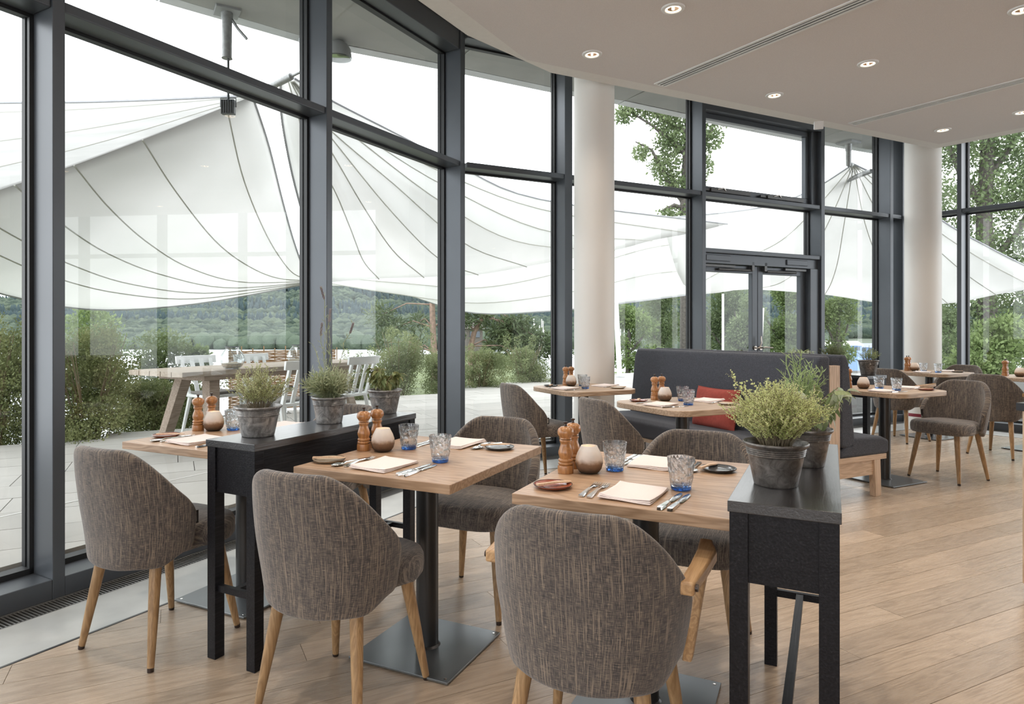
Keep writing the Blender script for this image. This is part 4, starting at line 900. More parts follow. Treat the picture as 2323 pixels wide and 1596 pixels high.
lk = MB().prism([(-900, 24), (900, 24), (900, 420), (-900, 420)], -8.6, -7.8).build('lake_water', M['water']); lk['kind'] = 'structure'
RID = [(-1500, 690), (-300, 690), (0, 680), (60, 679), (150, 690), (300, 686), (450, 683), (560, 664), (640, 652), (700, 646), (780, 638), (850, 650), (950, 676), (1050, 694), (1240, 706), (1400, 690), (1560, 668), (1700, 660), (1870, 668), (1985, 688), (2150, 704), (2400, 700), (4000, 690)]
def lerp_tab(tab, x):
    for (a_, b_), (c_, d_) in zip(tab, tab[1:]):
        if x <= c_: return b_+(d_-b_)*max(0, min(1, (x-a_)/(c_-a_)))
    return tab[-1][1]
def ground(X, Y):
    px = X/Y*1500+1125; rid = lerp_tab(RID, px)
    tab = [(286, 792), (340, 786), (450, 760), (620, 735), (850, 722), (1300, rid+7), (2200, rid+60)]
    y = lerp_tab(tab, Y); return 1.25-(y-745)*Y/1500
rows = []
for i in range(46):
    Y = 286*(2200/286)**(i/45); rows.append([(xx/1500*Y, Y, ground(xx/1500*Y, Y)) for xx in range(-2200, 2201, 80)])
hl = strip(rows, 'hill_ground', M['meadow']); hl['kind'] = 'structure'
def blob_mesh(sub, squash, jit, seed, cone=False):
    bm = bmesh.new(); bmesh.ops.create_icosphere(bm, subdivisions=sub, radius=1.); r2 = random.Random(seed)
    for v in bm.verts:
        f = 1+r2.uniform(-jit, jit); v.co *= f; v.co.z *= squash
        if cone: s_ = 1-.42*(v.co.z/squash+1); v.co.x *= s_; v.co.y *= s_
    bm.verts.index_update(); vs = np.array([v.co[:] for v in bm.verts]); fs = np.array([[v.index for v in f.verts] for f in bm.faces]); bm.free(); return vs, fs
near = [blob_mesh(3, 1.05, .11, s_) for s_ in range(4)]; low = [blob_mesh(2, 1., .2, s_) for s_ in range(4)]; con = [blob_mesh(1, 2.3, .12, s_, True) for s_ in range(3)]
fm = []
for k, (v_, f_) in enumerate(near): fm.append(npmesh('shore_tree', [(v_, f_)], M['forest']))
tall = []; mid = []; cf = []
Y = 290.
while Y < 1420:
    r0 = 3.5 if Y < 520 else (5.2 if Y < 800 else 7.5); n = int(3300/1500*Y/(r0*1.75))
    for k in range(n):
        px_ = -620+3300*(k+rnd.uniform(-.4, .4))/n; X = (px_-1125)/1500*Y
        if 1905 < px_ < 2065 and Y < 420: continue
        YY = Y+rnd.uniform(-.6, .6)*r0; z = ground(X, YY); r_ = r0*rnd.uniform(.75, 1.35)
        isc = (Y > 560 and math.sin(X*.012+Y*.019)+.5*math.sin(X*.031+1) > -.1) and rnd.random() < .85
        if Y > 520 and math.sin(X*.02+3)*math.sin(Y*.017+X*.004) > .93: continue
        if Y < 296: tall.append((X, YY, z+r_*.55, r_))
        elif isc: cf.append((X, YY, z+r_*.9, r_*.5))
        else: mid.append((X, YY, z+r_*.5, r_))
    Y += r0*1.35
tall.sort(key=lambda a_: abs((a_[0]/a_[1]*1500+1125)-900))
for k, (X, Yv, z, r_) in enumerate(tall[:150]):
    o = link('shore_tree', fm[k % 4]); o.location = (X, Yv, z); s_ = r_*1.05; o.scale = (s_, s_, s_*rnd.uniform(.85, 1.2)); o.rotation_euler = (0, 0, rnd.uniform(0, 6))
    tag(o, 'round green tree in the row along the far lake shore', 'tree', 'round trees along the far lake shore')
mid += tall[150:]
def scatter(lst, protos, name, m, label):
    parts = []
    a_ = np.array(lst); ang = RG.random(len(a_))*6.28
    for t_ in range(len(protos)):
        sel = np.arange(len(a_)) % len(protos) == t_; b_ = a_[sel]; g = ang[sel]; v_, f_ = protos[t_]
        x = v_[None, :, 0]*np.cos(g)[:, None]-v_[None, :, 1]*np.sin(g)[:, None]; y = v_[None, :, 0]*np.sin(g)[:, None]+v_[None, :, 1]*np.cos(g)[:, None]; z = np.broadcast_to(v_[None, :, 2], x.shape)
        P_ = np.stack([x, y, z], 2)*b_[:, 3][:, None, None]+b_[:, None, :3]; nv_ = v_.shape[0]
        F_ = (f_[None]+np.arange(len(b_))[:, None, None]*nv_).reshape(-1, 3); parts.append((P_.reshape(-1, 3), F_))
    o = link(name, npmesh(name, parts, m)); tag(o, label, 'forest', None, 'stuff'); return o
nm = [t_ for t_ in mid if t_[1] < 520]; fmid = [t_ for t_ in mid if t_[1] >= 520]
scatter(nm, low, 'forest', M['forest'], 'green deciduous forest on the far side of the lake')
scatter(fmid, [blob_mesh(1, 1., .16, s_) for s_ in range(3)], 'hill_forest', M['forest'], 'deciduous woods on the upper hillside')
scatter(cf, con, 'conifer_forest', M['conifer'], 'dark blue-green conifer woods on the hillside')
print('forest', len(tall), len(nm), len(fmid), len(cf))
# marina: boathouses, a cottage and masts
def house(pos, w_, d_, h, wall, roof, label, rz=0., wins=4, name='lake_house'):
    o = thing(name, label, 'building', pos, rz)
    MB().bx(-w_/2, w_/2, -d_/2, d_/2, -4.2 if w_ > 2 else -1.5, h).build('wall', wall, o)
    MB().add([(-w_/2-.3, -d_/2-.3, h), (w_/2+.3, -d_/2-.3, h), (w_/2+.3, d_/2+.3, h), (-w_/2-.3, d_/2+.3, h), (-w_/2, 0, h+d_*.28), (w_/2, 0, h+d_*.28)], [(0, 1, 5, 4), (2, 3, 4, 5), (0, 4, 3), (1, 2, 5), (0, 3, 2, 1)]).build('roof', roof, o)
    for k in range(wins):
        x = -w_/2+w_*(k+.5)/wins; MB().bx(x-w_*.3/wins, x+w_*.3/wins, -d_/2-.06, -d_/2+.02, h*.35, h*.8).build('window', M['darkglass'], o)
    return o
house((67.600, 130.000, -3.517), 7.0, 3, 1.5, M['blue'], M['housewhite'], 'blue and white boathouse by the lake right of the door', 0, 4)
house((77.747, 140.000, -3.883), 8.0, 3, 1.2, M['blue'], M['roofgrey'], 'long low grey-roofed boathouse by the lake', 0, 6)
house((91.500, 150.000, -4.250), 4.5, 4, 1.8, M['housewhite'], M['roofgrey'], 'small white harbour hut beside the far column', 0, 2)
house((-2.600, 60.000, 0.050), 1.6, 3, 1.2, M['bark'], M['bark'], 'little dark wooden cabin below the leaning pine', .5, 1)
for k in range(14):
    px_ = [1205, 1211, 1218, 1224, 1229, 1234, 1408, 1416, 1424, 1431, 1437, 1213, 1232, 1426][k]; Yb = 95.+k*1.5; X = (px_-1125)/1500*Yb
    o = thing('sailing_boat', 'moored white sailing boat with a bare mast in the marina', 'boat', (X, Yb, -7.8), rnd.uniform(-.4, .4), 'sailing boats moored in the marina')
    MB().tube([(0, 0, .6), (0, 0, rnd.uniform(8.6, 10.6))], .06, 6).build('mast', M['whitemetal'], o)
    MB().add([(-.8, -1.6, .0), (.8, -1.6, .0), (.9, -1.6, .8), (-.9, -1.6, .8), (0, 3, .1), (0, 3.4, .95)], [(0, 1, 2, 3), (0, 4, 1), (1, 4, 5, 2), (0, 3, 5, 4), (3, 2, 5)]).build('hull', M['whitemetal'], o)
# ------------------------------------------------------------------ dining chairs
def shell_mesh():
    nu, nv = 36, 13; vs = []; fs = []; uv = []
    edge_pts = []
    prev = None; arc = 0
    def sm(a, b, x): t = max(0, min(1, (x-a)/(b-a))); return t*t*(3-2*t)
    def pt(ph, v):
        a_ = abs(ph); k_ = max(0, min(1, (a_-20)/61)); zt = .812-.235*k_**1.8-.03*sm(77, 81, a_); zb = .350+.010*sm(0, 40, a_)+.055*sm(55, 81, a_)
        z = zb+(zt-zb)*v
        w_ = .216+.034*sm(.34, .60, z)-.010*sm(.66, .82, z)
        if v < .12: w_ -= .012*(1-v/.12)
        d_ = .232+.045*sm(.40, .82, z)
        s_, c_ = math.sin(R(ph)), math.cos(R(ph))
        x = w_*math.copysign(abs(s_)**.78, s_); y = .005-d_*math.copysign(abs(c_)**.72, c_)
        if a_ > 70: y += (a_-70)*.0016
        return Vector((x, y, z))
    for i in range(nu+1):
        ph = -81+162*i/nu; m_ = pt(ph, .5)
        if prev is not None: arc += (m_-prev).length
        prev = m_
        for j in range(nv+1):
            v_ = j/nv; P_ = pt(ph, v_); vs.append(P_); uv.append((arc, P_.z))
        edge_pts.append(pt(ph, 1.0))
    for i in range(nu):
        for j in range(nv): k = i*(nv+1)+j; fs.append((k, k+nv+1, k+nv+2, k+1))
    return vs, fs, uv, edge_pts, [pt(81, v/8) for v in range(8, -1, -1)], [pt(-81, v/8) for v in range(0, 9)]
def seat_mesh():
    prof = [(.84, .386), (.95, .388), (.99, .402), (1., .43), (.995, .455), (.96, .474), (.88, .484), (.62, .490), (.3, .492)]
    n = 44; vs = []; uv = []
    for s_, z in prof:
        for k in range(n):
            a_ = 2*math.pi*k/n; c_, s2 = math.cos(a_), math.sin(a_); wx = .228 if s2 > 0 else .20
            x = wx*s_*math.copysign(abs(c_)**.62, c_); y = .028+.222*s_*math.copysign(abs(s2)**.62, s2); vs.append((x, y, z)); uv.append((x, y+z*1.5))
    fs = [(i*n+k, i*n+(k+1) % n, (i+1)*n+(k+1) % n, (i+1)*n+k) for i in range(len(prof)-1) for k in range(n)]
    vs.append((0, .028, .492)); uv.append((0, .77)); t_ = len(vs)-1; b_ = (len(prof)-1)*n
    fs += [(b_+k, b_+(k+1) % n, t_) for k in range(n)]+[tuple(range(n))[::-1]]
    return vs, fs, uv
def make_chair(name, arms):
    o = thing(name, '', 'chair')
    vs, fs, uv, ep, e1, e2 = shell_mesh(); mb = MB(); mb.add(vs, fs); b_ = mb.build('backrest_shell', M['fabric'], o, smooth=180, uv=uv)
    m_ = b_.modifiers.new('thick', 'SOLIDIFY'); m_.thickness = .042; m_.offset = 0; m_ = b_.modifiers.new('round', 'SUBSURF'); m_.levels = 2; m_.render_levels = 2
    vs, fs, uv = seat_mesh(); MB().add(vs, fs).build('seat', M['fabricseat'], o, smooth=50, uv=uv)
    for sx in (-1, 1):
        for sy in (-1, 1):
            a_ = (sx*.150, sy*.140+.0, .392); f_ = (sx*.2, sy*.2, .012)
            m2 = MB(); m2.tube([a_, tuple(Vector(a_).lerp(Vector(f_), .5)), f_], [.0225, .019, .0125], 14)
            l_ = m2.build('leg', M['leg'], o, smooth=40)
            e_ = Vector(f_); MB().tube([tuple(e_+Vector((0, 0, .003))), (sx*.2013, sy*.2013, 0)], [.0125, .0115], 12).build('foot_cap', M['millknob'], l_, smooth=40)
    tg = MB().bx(.232, .2335, -.045, -.02, .50, .55).build('label_tag', M['tagm'], o)
    MB().bx(.2336, .2339, -.037, -.029, .508, .542).build('tag_thread', M['tagw'], tg)
    if arms:
        for sx in (-1, 1):
            mb = MB(); pts = [(.262, -.145), (.272, -.02), (.276, .10), (.262, .185)]; hw = [.018, .022, .026, .018]
            vs = []; n = len(pts)
            for (x, y), h_ in zip(pts, hw):
                z = .622+.012*(y+.145)/.33
                vs += [(sx*(x-h_), y, z-.017), (sx*(x+h_), y, z-.017), (sx*(x+h_), y, z+.017), (sx*(x-h_), y, z+.017)]
            fs = [(i*4+k, i*4+(k+1) % 4, i*4+4+(k+1) % 4, i*4+4+k) for i in range(n-1) for k in range(4)]+[(3, 2, 1, 0), (n*4-4, n*4-3, n*4-2, n*4-1)]
            if sx < 0: fs = [f[::-1] for f in fs]
            ar = mb.add(vs, fs).build('armrest', M['armwood'], o, smooth=40, bevel=.006)
            MB().tube([(sx*.276, -.125, .622), (sx*.288, -.125, .622)], .009, 12).build('bolt', M['millknob'], ar)
            mb = MB(); A_ = Vector((sx*.268, .12, .60)); B_ = Vector((sx*.245, -.02, .395)); h1, h2 = .021, .019
            q4 = [(-.012, -1), (.012, -1), (.012, 1), (-.012, 1)]
            mb.add([(A_.x+dx, A_.y+dy*h1, A_.z+.01) for dx, dy in q4]+[(B_.x+dx, B_.y+dy*h2, B_.z) for dx, dy in q4], [(0, 1, 2, 3), (7, 6, 5, 4)]+[(k, k+4, (k+1) % 4+4, (k+1) % 4) for k in range(4)]).build('arm_support', M['armwood'], o, bevel=.004)
    return remember(o)
ch = make_chair('dining_chair', False); ca = make_chair('dining_armchair', True)
G = 'taupe woven upholstered dining chairs with oak legs'
RT = R(-25.8)     # heading of the front tables
PI = math.pi
place(ch, (-1.352, 2.678, 0), RT, 'woven grey-brown dining chair nearest the glass wall, seen from behind, cut by no table', G)['label'] = 'woven grey-brown dining chair nearest the glass wall, left of the front black console'
place(ch, (-.515, 2.262, 0), RT+R(1), 'woven grey-brown dining chair standing with its back to us between console and middle table', G)
place(ca, (.285, 1.838, 0), RT, 'woven grey-brown armchair with oak armrest, largest in front', G)
place(ch, (-.081, 3.062, 0), RT+PI, 'woven dining chair facing us behind the middle square table', G)
place(ch, (.77, 2.62, 0), RT+PI, 'woven dining chair facing us behind the square table beside the herb console', G)
place(ch, (-.945, 3.62, 0), RT+PI, 'woven dining chair mostly hidden behind the potted lavender', G)
place(ch, (.335, 5.42, 0), AQ-PI/2, 'woven dining chair at the round-cornered table by the near column', G)
place(ch, (.84, 4.30, 0), AQ-PI/2, 'woven dining chair left of the round-cornered table with the red cushion', G)
place(ch, (3.78, 5.53, 0), AQ+PI/2, 'woven dining chair turned toward the bench, open seat facing the near table', G)
place(ca, (4.99, 6.53, 0), AQ-PI/2, 'woven armchair seen from behind at the right picture edge', G)
place(ca, (4.54, 7.42, 0), AQ-PI/2, 'woven armchair behind the bench end, back toward us by the far window', G)
place(ch, (5.48, 7.93, 0), AQ+PI/2, 'woven dining chair by the far column, facing us across the farthest table', G)

# ------------------------------------------------------------------ tables
def rounded(hw, hd, r_, n=8):
    out = []
    for (cx_, cy_, a0) in ((hw-r_, hd-r_, 0), (-hw+r_, hd-r_, 90), (-hw+r_, -hd+r_, 180), (hw-r_, -hd+r_, 270)):
        for k in range(n+1): a_ = R(a0+90*k/n); out.append((cx_+r_*math.cos(a_), cy_+r_*math.sin(a_)))
    return out
def table(loc, rz, hw, hd, rad, label, name):
    o = thing(name, label, 'table', (loc[0], loc[1], 0), rz)
    if rad:
        MB().prism(rounded(hw, hd, rad), .715, .752).build('tabletop', M['toprnd'], o, bevel=.004, smooth=40)
    else:
        n = 6; t0 = MB().bx(-hw, hw, -hd, hd, .720, .752).build('tabletop', M['top'], o, bevel=.002)
    MB().bx(-.16, .16, -.16, .16, .706, .716 if rad else .720).build('mounting_plate', M['steel'], o)
    MB().lathe([(.0435, .008), (.0435, .71)], 40).build('pedestal', M['steel'], o, smooth=40)
    MB().lathe([(.050, .008), (.052, .012), (.0445, .019)], 28, cap=False).build('weld_ring', M['steel'], o, smooth=50)
    b_ = MB().bx(-.215, .215, -.215, .215, .004, .012).build('base_plate', M['steelplate'], o, bevel=.001)
    for sx in (-.195, .195):
        for sy in (-.195, .195):
            MB().lathe([(.006, .0125), (.004, .0130)], 10, c=(sx, sy, 0)).build('bolt_head', M['silver'], b_)
            MB().lathe([(.014, -.0), (.014, .005)], 12, c=(sx*.97, sy*.97, 0)).build('foot_pad', M['gasket'], b_)
    return o
w = Vector((math.cos(RT), math.sin(RT))); d = Vector((-w.y, w.x))
LF1, LF2, LF3 = Vector((-1.65, 2.918)), Vector((-.732, 2.389)), Vector((.048, 2.0))
def ctr_(LF, hw, hd): return LF+w*hw+d*hd
c1_, c2_, c3_ = ctr_(LF1, .33, .39), ctr_(LF2, .325, .39), ctr_(LF3, .315, .39)
table(c1_, RT, .33, .39, 0, 'square oak dining table behind the front console, next to the glass', 'dining_table')
table(c2_, RT, .325, .39, 0, 'square oak dining table in the middle, right of the console with three pots', 'dining_table')
table(c3_, RT, .315, .39, 0, 'square oak dining table in front, abutting the herb console', 'dining_table')
CC = {'C': Vector((.74, 5.60)), 'D': Vector((1.244, 4.41)), 'B': Vector((3.21, 5.46)), 'E': Vector((5.01, 7.64)), 'F': Vector((5.56, 6.80))}
table(CC['C'], AQ, .345, .345, .13, 'round-cornered oak table before the near column', 'bistro_table')
table(CC['D'], AQ, .345, .345, .13, 'round-cornered oak table at the bench with the red cushion', 'bistro_table')
table(CC['B'], AQ, .345, .345, .13, 'round-cornered oak table on the window side of the dark bench', 'bistro_table')
table(CC['E'], AQ, .345, .345, .13, 'farthest round-cornered oak table beside the far column', 'bistro_table')
table(CC['F'], AQ, .345, .345, .13, 'round-cornered oak table cut off by the right picture edge', 'bistro_table')

# ------------------------------------------------------------------ black consoles
def console(loc, rz, L, wd, label, H_=.83, drop=.17):
    o = thing('console_table', label, 'console', (loc[0], loc[1], 0), rz)   # origin at the near left corner, x across, y along
    MB().bx(0, wd, 0, L, H_-.027, H_).build('top_board', M['blacktop'], o, bevel=.0015)
    b = MB(); b.bx(.045, wd-.045, .012, .030, H_-.027-drop, H_-.027); b.build('end_panel', M['black'], o)
    MB().bx(.045, wd-.045, L-.030, L-.012, H_-.027-drop, H_-.027).build('end_panel', M['black'], o)
    MB().bx(.010, .028, .045, L-.045, H_-.027-drop, H_-.027).build('side_panel', M['black'], o); MB().bx(wd-.028, wd-.010, .045, L-.045, H_-.027-drop, H_-.027).build('side_panel', M['black'], o)
    for x in (.004, wd-.047):
        for y in (.004, L-.047): MB().bx(x, x+.043, y, y+.043, 0, H_-.027).build('leg', M['black'], o, bevel=.001)
    for y in (.015, L-.035): MB().bx(.04, wd-.04, y, y+.018, .255, .28).build('cross_bar', M['black'], o)
    MB().bx(wd/2-.012, wd/2+.012, .03, L-.03, .258, .278).build('long_bar', M['black'], o)
    return o
rzc = R(-26.9)
console((-1.103, 2.513), R(-27.8), 1.02, .26, 'black stained oak console with three potted herbs between the left tables')
console((.566, 1.617), rzc, 1.0, .248, 'black stained oak console with bushy herbs at the right of the front table')
qe = Vector((3.53, 5.97))
console(tuple(qe-q*.27), AQ, 1.05, .27, 'dark console with pots behind the bench, near the door')

# ------------------------------------------------------------------ double bench
bn = thing('banquette_bench', 'double-sided dark felt banquette with light oak frame', 'bench', (2.42, 4.72, 0), AQ)   # x: q, y: p ; end face at y=0
Lb = 2.05
def cushion(x0, x1, y0, y1, z0, z1, name, m, par, bev=.03, taper=0.):
    mb = MB(); mb.add([(x0, y0, z0), (x1, y0, z0), (x1, y1, z0), (x0, y1, z0), (x0+(taper if taper < 0 else 0)*0, y0, z1), (x1, y0, z1), (x1, y1, z1), (x0, y1, z1)], [(0, 3, 2, 1), (4, 5, 6, 7), (0, 1, 5, 4), (1, 2, 6, 5), (2, 3, 7, 6), (3, 0, 4, 7)])
    o_ = mb.build(name, m, par, smooth=50, bevel=bev); o_.modifiers[0].segments = 4; return o_
def wedge(prof, y0, y1, name, m, par, bev=.02):   # profile in x-z, extruded along y
    n = len(prof); mb = MB(); a_ = sum(prof[i][0]*prof[(i+1) % n][1]-prof[(i+1) % n][0]*prof[i][1] for i in range(n))
    if a_ > 0: prof = prof[::-1]
    mb.add([(x, y0, z) for x, z in prof]+[(x, y1, z) for x, z in prof], [tuple(range(n))[::-1], tuple(range(n, 2*n))]+[(i, (i+1) % n, (i+1) % n+n, i+n) for i in range(n)])
    o_ = mb.build(name, m, par, smooth=50, bevel=bev); o_.modifiers[0].segments = 4; return o_
MB().bx(-.055, .055, 0, .04, .06, .985).build('end_panel', M['lightoak'], bn, bevel=.002)
MB().bx(-.05, .05, .04, Lb, .10, .97).build('core_panel', M['lightoak'], bn)
MB().bx(-.055, -.02, 0, .035, 0, .06).build('panel_foot', M['lightoak'], bn); MB().bx(-.055, .055, Lb, Lb+.04, 0, .985).build('end_panel', M['lightoak'], bn)
MB().bx(-.062, -.030, -.004, 0, .235, .29).build('brass_plate', M['toprnd'], bn)
wedge([(-.055, .40), (-.055, 1.055), (-.155, 1.055), (-.185, .99), (-.245, .45), (-.24, .40)], -.005, Lb, 'backrest', M['felt'], bn)
wedge([(-.055, .30), (-.055, .45), (-.56, .46), (-.60, .43), (-.60, .32), (-.58, .30)], -.005, Lb, 'seat_cushion', M['felt'], bn)
wedge([(.057, .40), (.057, 1.06), (.12, 1.06), (.150, 1.0), (.215, .45), (.21, .36)], -.005, Lb, 'backrest', M['felt'], bn)
wedge([(.057, .315), (.057, .36), (.215, .455), (.52, .445), (.60, .415), (.60, .325), (.58, .315)], -.005, Lb, 'seat_cushion', M['felt'], bn)
for s_ in (-1, 1):
    MB().bx(s_*.055, s_*.575, .0, Lb, .275, .315 if s_ > 0 else .30).build('seat_rail', M['lightoakx'], bn, bevel=.002)
    MB().bx(s_*.055, s_*.44, .012, .035, .165, .275).build('apron', M['lightoakx'], bn)
    for y in (.0, Lb-.05):
        x0, x1 = s_*.44, s_*.515; mb = MB(); b0, b1 = s_*.455, s_*.515
        f_ = [(0, 3, 2, 1), (4, 5, 6, 7), (0, 1, 5, 4), (1, 2, 6, 5), (2, 3, 7, 6), (3, 0, 4, 7)]
        if s_ < 0: f_ = [a_[::-1] for a_ in f_]
        mb.add([(b0, y, 0), (b1, y, 0), (b1, y+.05, 0), (b0, y+.05, 0), (x0-s_*.005, y, .275), (x1-s_*.01, y, .275), (x1-s_*.01, y+.05, .275), (x0-s_*.005, y+.05, .275)], f_)
        mb.build('leg', M['lightoak'], bn, bevel=.002)
# red cushion leaning on the bench back
def pillow(sx, sy, th):
    n = 22; vs = []; fs = []
    for side in (1, -1):
        for j in range(n+1):
            for i in range(n+1):
                u, v = i/n*2-1, j/n*2-1; e = (1-u**4)*(1-v**4); k = 1-.06*(1-abs(u*v))*0
                x = u*sx*(1-.07*(1-v*v)*0+.0)-u*.03*sx*(1-abs(v))*0; px_ = .06*(1-abs(v)**2)*abs(u)**3
                py_ = .06*(1-abs(u)**2)*abs(v)**3
                vs.append((sx*(u-math.copysign(px_, u)), side*th*e**.45*(1+.12*math.sin(u*4+v*3)*e), sy*(v-math.copysign(py_, v))))
        b_ = (n+1)**2 if side < 0 else 0
        for j in range(n):
            for i in range(n):
                k = b_+j*(n+1)+i; f = (k, k+1, k+n+2, k+n+1); fs.append(f if side < 0 else f[::-1])
    return MB().add(vs, fs)
cu = pillow(.235, .17, .055).build('throw_cushion', M['red'], smooth=180); cu.location = (1.78, 5.36, .605); cu.rotation_euler = (R(12), 0, AQ+PI/2); tag(cu, 'brick red throw cushion leaning on the dark bench', 'cushion')
# counter at the right edge
ct = thing('service_counter', 'oak-fronted counter with a black slab cut by the right picture edge', 'counter', (2.46, 3.13, 0), AQ)
MB().bx(0, 1.6, -1.9, 0, .862, .90).build('counter_slab', M['counter'], ct, bevel=.003)
MB().bx(.018, 1.58, -1.88, -.02, .05, .862).build('carcass', M['lightoak'], ct)
MB().bx(.0185, .02, -1.88, -.02, .05, .86).build('front_panel', M['lightoak'], ct)
MB().bx(.06, 1.55, -1.85, -.06, 0, .05).build('plinth', M['lightoak'], ct)

# ------------------------------------------------------------------ things on the tables
pm = thing('pepper_mill', '', 'mill')
MB().lathe([(.0272, 0), (.0275, .002), (.0275, .022), (.0262, .027), (.0215, .0285), (.0255, .031), (.0262, .035), (.0235, .0385), (.0215, .0395), (.0250, .042), (.0255, .046), (.0228, .050), (.0208, .051), (.0222, .055), (.0252, .066), (.0250, .074), (.0215, .086), (.0175, .098), (.0172, .104), (.0205, .108), (.0215, .112), (.0190, .1155)], 36).build('mill_body', M['mill'], pm, smooth=50)
MB().lathe([(.016, .1155), (.0205, .118), (.0195, .122), (.0215, .1245), (.0275, .133), (.0285, .142), (.0255, .152), (.0165, .159), (.004, .1615)], 36).build('mill_head', M['mill'], pm, smooth=50)
MB().lathe([(.0065, .160), (.0045, .164), (.004, .169), (.0075, .172), (.0078, .175), (.004, .1765)], 16).build('mill_knob', M['millknob'], pm, smooth=50)
remember(pm)
vh = thing('votive_holder', '', 'candle holder')
prof = [(.026, 0), (.034, .004), (.043, .016), (.0475, .034), (.046, .052), (.040, .070), (.0315, .086), (.028, .0935)]
hb = MB().lathe(prof+[(.0265, .0935)]+[(r_-.0018, z+.003) for r_, z in prof[::-1][1:]], 40, cap=False); hb.build('glass_bowl', M['votive'], vh, smooth=60)
MB().lathe([(.001, .0), (.026, .0), (.026, .002), (.001, .002)], 32, cap=False).build('bowl_bottom', M['votive'], vh)
cw = MB().lathe([(.019, .004), (.019, .022), (.004, .021)], 24).build('tealight', M['wax'], vh, smooth=40)
MB().lathe([(.001, .024), (.0040, .030), (.0036, .036), (.0005, .046)], 12, cap=False).build('flame', M['flame'], cw, smooth=60)
cl_ = bpy.data.lights.new('candle_light', 'POINT'); cl_.energy = .16; cl_.color = (1., .55, .25); cl_.shadow_soft_size = .006
co_ = bpy.data.objects.new('candle_light', cl_); C.objects.link(co_); co_.parent = vh; co_.location = (0, 0, .036)
remember(vh)
def tumbler():
    o = thing('tumbler', '', 'glass'); n = 22; r2 = random.Random(4)
    H_ = .100; rad = lambda z: .0305+.0120*(z/H_)**.8
    rows_ = 9; vs = []; fs = []
    zs = [0, .003]+[.012+(.082-.012)*k/(rows_-1) for k in range(rows_)]+[.09, H_]
    for i, z in enumerate(zs):
        for k in range(n):
            a_ = 2*math.pi*(k+.5*(i % 2))/n; r_ = rad(z)
            if 2 <= i < 2+rows_: r_ += r2.uniform(-.0022, .0012)
            if i == 0: r_ -= .003
            vs.append((r_*math.cos(a_), r_*math.sin(a_), z))
    for i in range(len(zs)-1):
        for k in range(n):
            a_, b_ = i*n+k, i*n+(k+1) % n; c_, d_ = a_+n, b_+n
            fs += [(a_, b_, c_), (b_, d_, c_)] if i % 2 == 0 else [(a_, b_, d_), (a_, d_, c_)]
    m0 = len(vs); inner = [(rad(z)-.0035, z) for z in (H_, .09, .06, .03, .019)]+[(.020, .0155)]
    for r_, z in inner: vs += [(r_*math.cos(2*math.pi*k/n), r_*math.sin(2*math.pi*k/n), z) for k in range(n)]
    top = (len(zs)-1)*n
    for k in range(n): fs.append((top+k, top+(k+1) % n, m0+(k+1) % n, m0+k))
    for i in range(len(inner)-1):
        for k in range(n): fs.append((m0+i*n+k, m0+i*n+(k+1) % n, m0+(i+1)*n+(k+1) % n, m0+(i+1)*n+k))
    fs.append(tuple(m0+(len(inner)-1)*n+k for k in range(n))); fs.append(tuple(range(n))[::-1])
    g_ = MB().add(vs, fs).build('glass_wall', M['tumbler'], o)
    MB().lathe([(.0265, .0012), (.0285, .003), (.0288, .0105), (.024, .0115)], n).build('blue_base', M['tumblerbase'], o)
    return remember(o)
tu = tumbler()
def napkin():
    o = thing('napkin', '', 'napkin'); n = 16
    for lay in range(3):
        vs = []; fs = []
        for j in range(n+1):
            for i in range(n+1):
                u, v = i/n, j/n; x = (u-.5)*.158*(1-.02*lay)+.003*lay*math.sin(v*3); y = (v-.5)*.205*(1-.03*lay)+.002*math.sin(u*6+lay)
                z = .0006+.0036*lay+.0012*math.sin(u*5+v*4+lay)+.006*(1-min(1, (1-v)*6))*0+.0035*math.exp(-((u-0)/.12)**2)+(.002*math.exp(-((v-0)/.1)**2))
                vs.append((x, y, z))
        for j in range(n):
            for i in range(n): k = j*(n+1)+i; fs.append((k, k+1, k+n+2, k+n+1))
        c_ = MB().add(vs, fs).build('linen_fold', M['napkin'], o, smooth=180); m_ = c_.modifiers.new('t', 'SOLIDIFY'); m_.thickness = .0032; m_.offset = 1
        m_ = c_.modifiers.new('b', 'BEVEL'); m_.width = .0012; m_.segments = 2
    return remember(o)
na = napkin()
def flat_path(sec, name, m, par, bev=.0006):
    """sec: (y, halfwidth, z, thickness)"""
    vs = []; fs = []; n = len(sec)
    for y, h_, z, t_ in sec: vs += [(-h_, y, z), (h_, y, z), (h_*.8, y, z+t_), (-h_*.8, y, z+t_)]
    for i in range(n-1):
        for k in range(4): fs.append((i*4+k, i*4+(k+1) % 4, i*4+4+(k+1) % 4, i*4+4+k))
    fs += [(3, 2, 1, 0), (n*4-4, n*4-3, n*4-2, n*4-1)]
    return MB().add(vs, fs).build(name, m, par, smooth=50)
def fork():
    o = thing('fork', '', 'fork')
    flat_path([(-.098, .007, .0015, .003), (-.092, .0095, .002, .0035), (-.06, .0075, .004, .003), (-.01, .003, .007, .003), (.03, .0028, .005, .0028), (.042, .008, .002, .0022), (.052, .0115, .0005, .002)], 'handle', M['silver'], o)
    for k in range(4):
        x = -.0096+.0064*k; vs = []
        for y, h_, z, t_ in ((.050, .0019, .0005, .0018), (.070, .0017, .001, .0016), (.094, .0009, .0045, .0012)): vs += [(x-h_, y, z), (x+h_, y, z), (x+h_, y, z+t_), (x-h_, y, z+t_)]
        MB().add(vs, [(i*4+j, i*4+(j+1) % 4, i*4+4+(j+1) % 4, i*4+4+j) for i in range(2) for j in range(4)]+[(3, 2, 1, 0), (8, 9, 10, 11)]).build('tine', M['silver'], o)
    return remember(o)
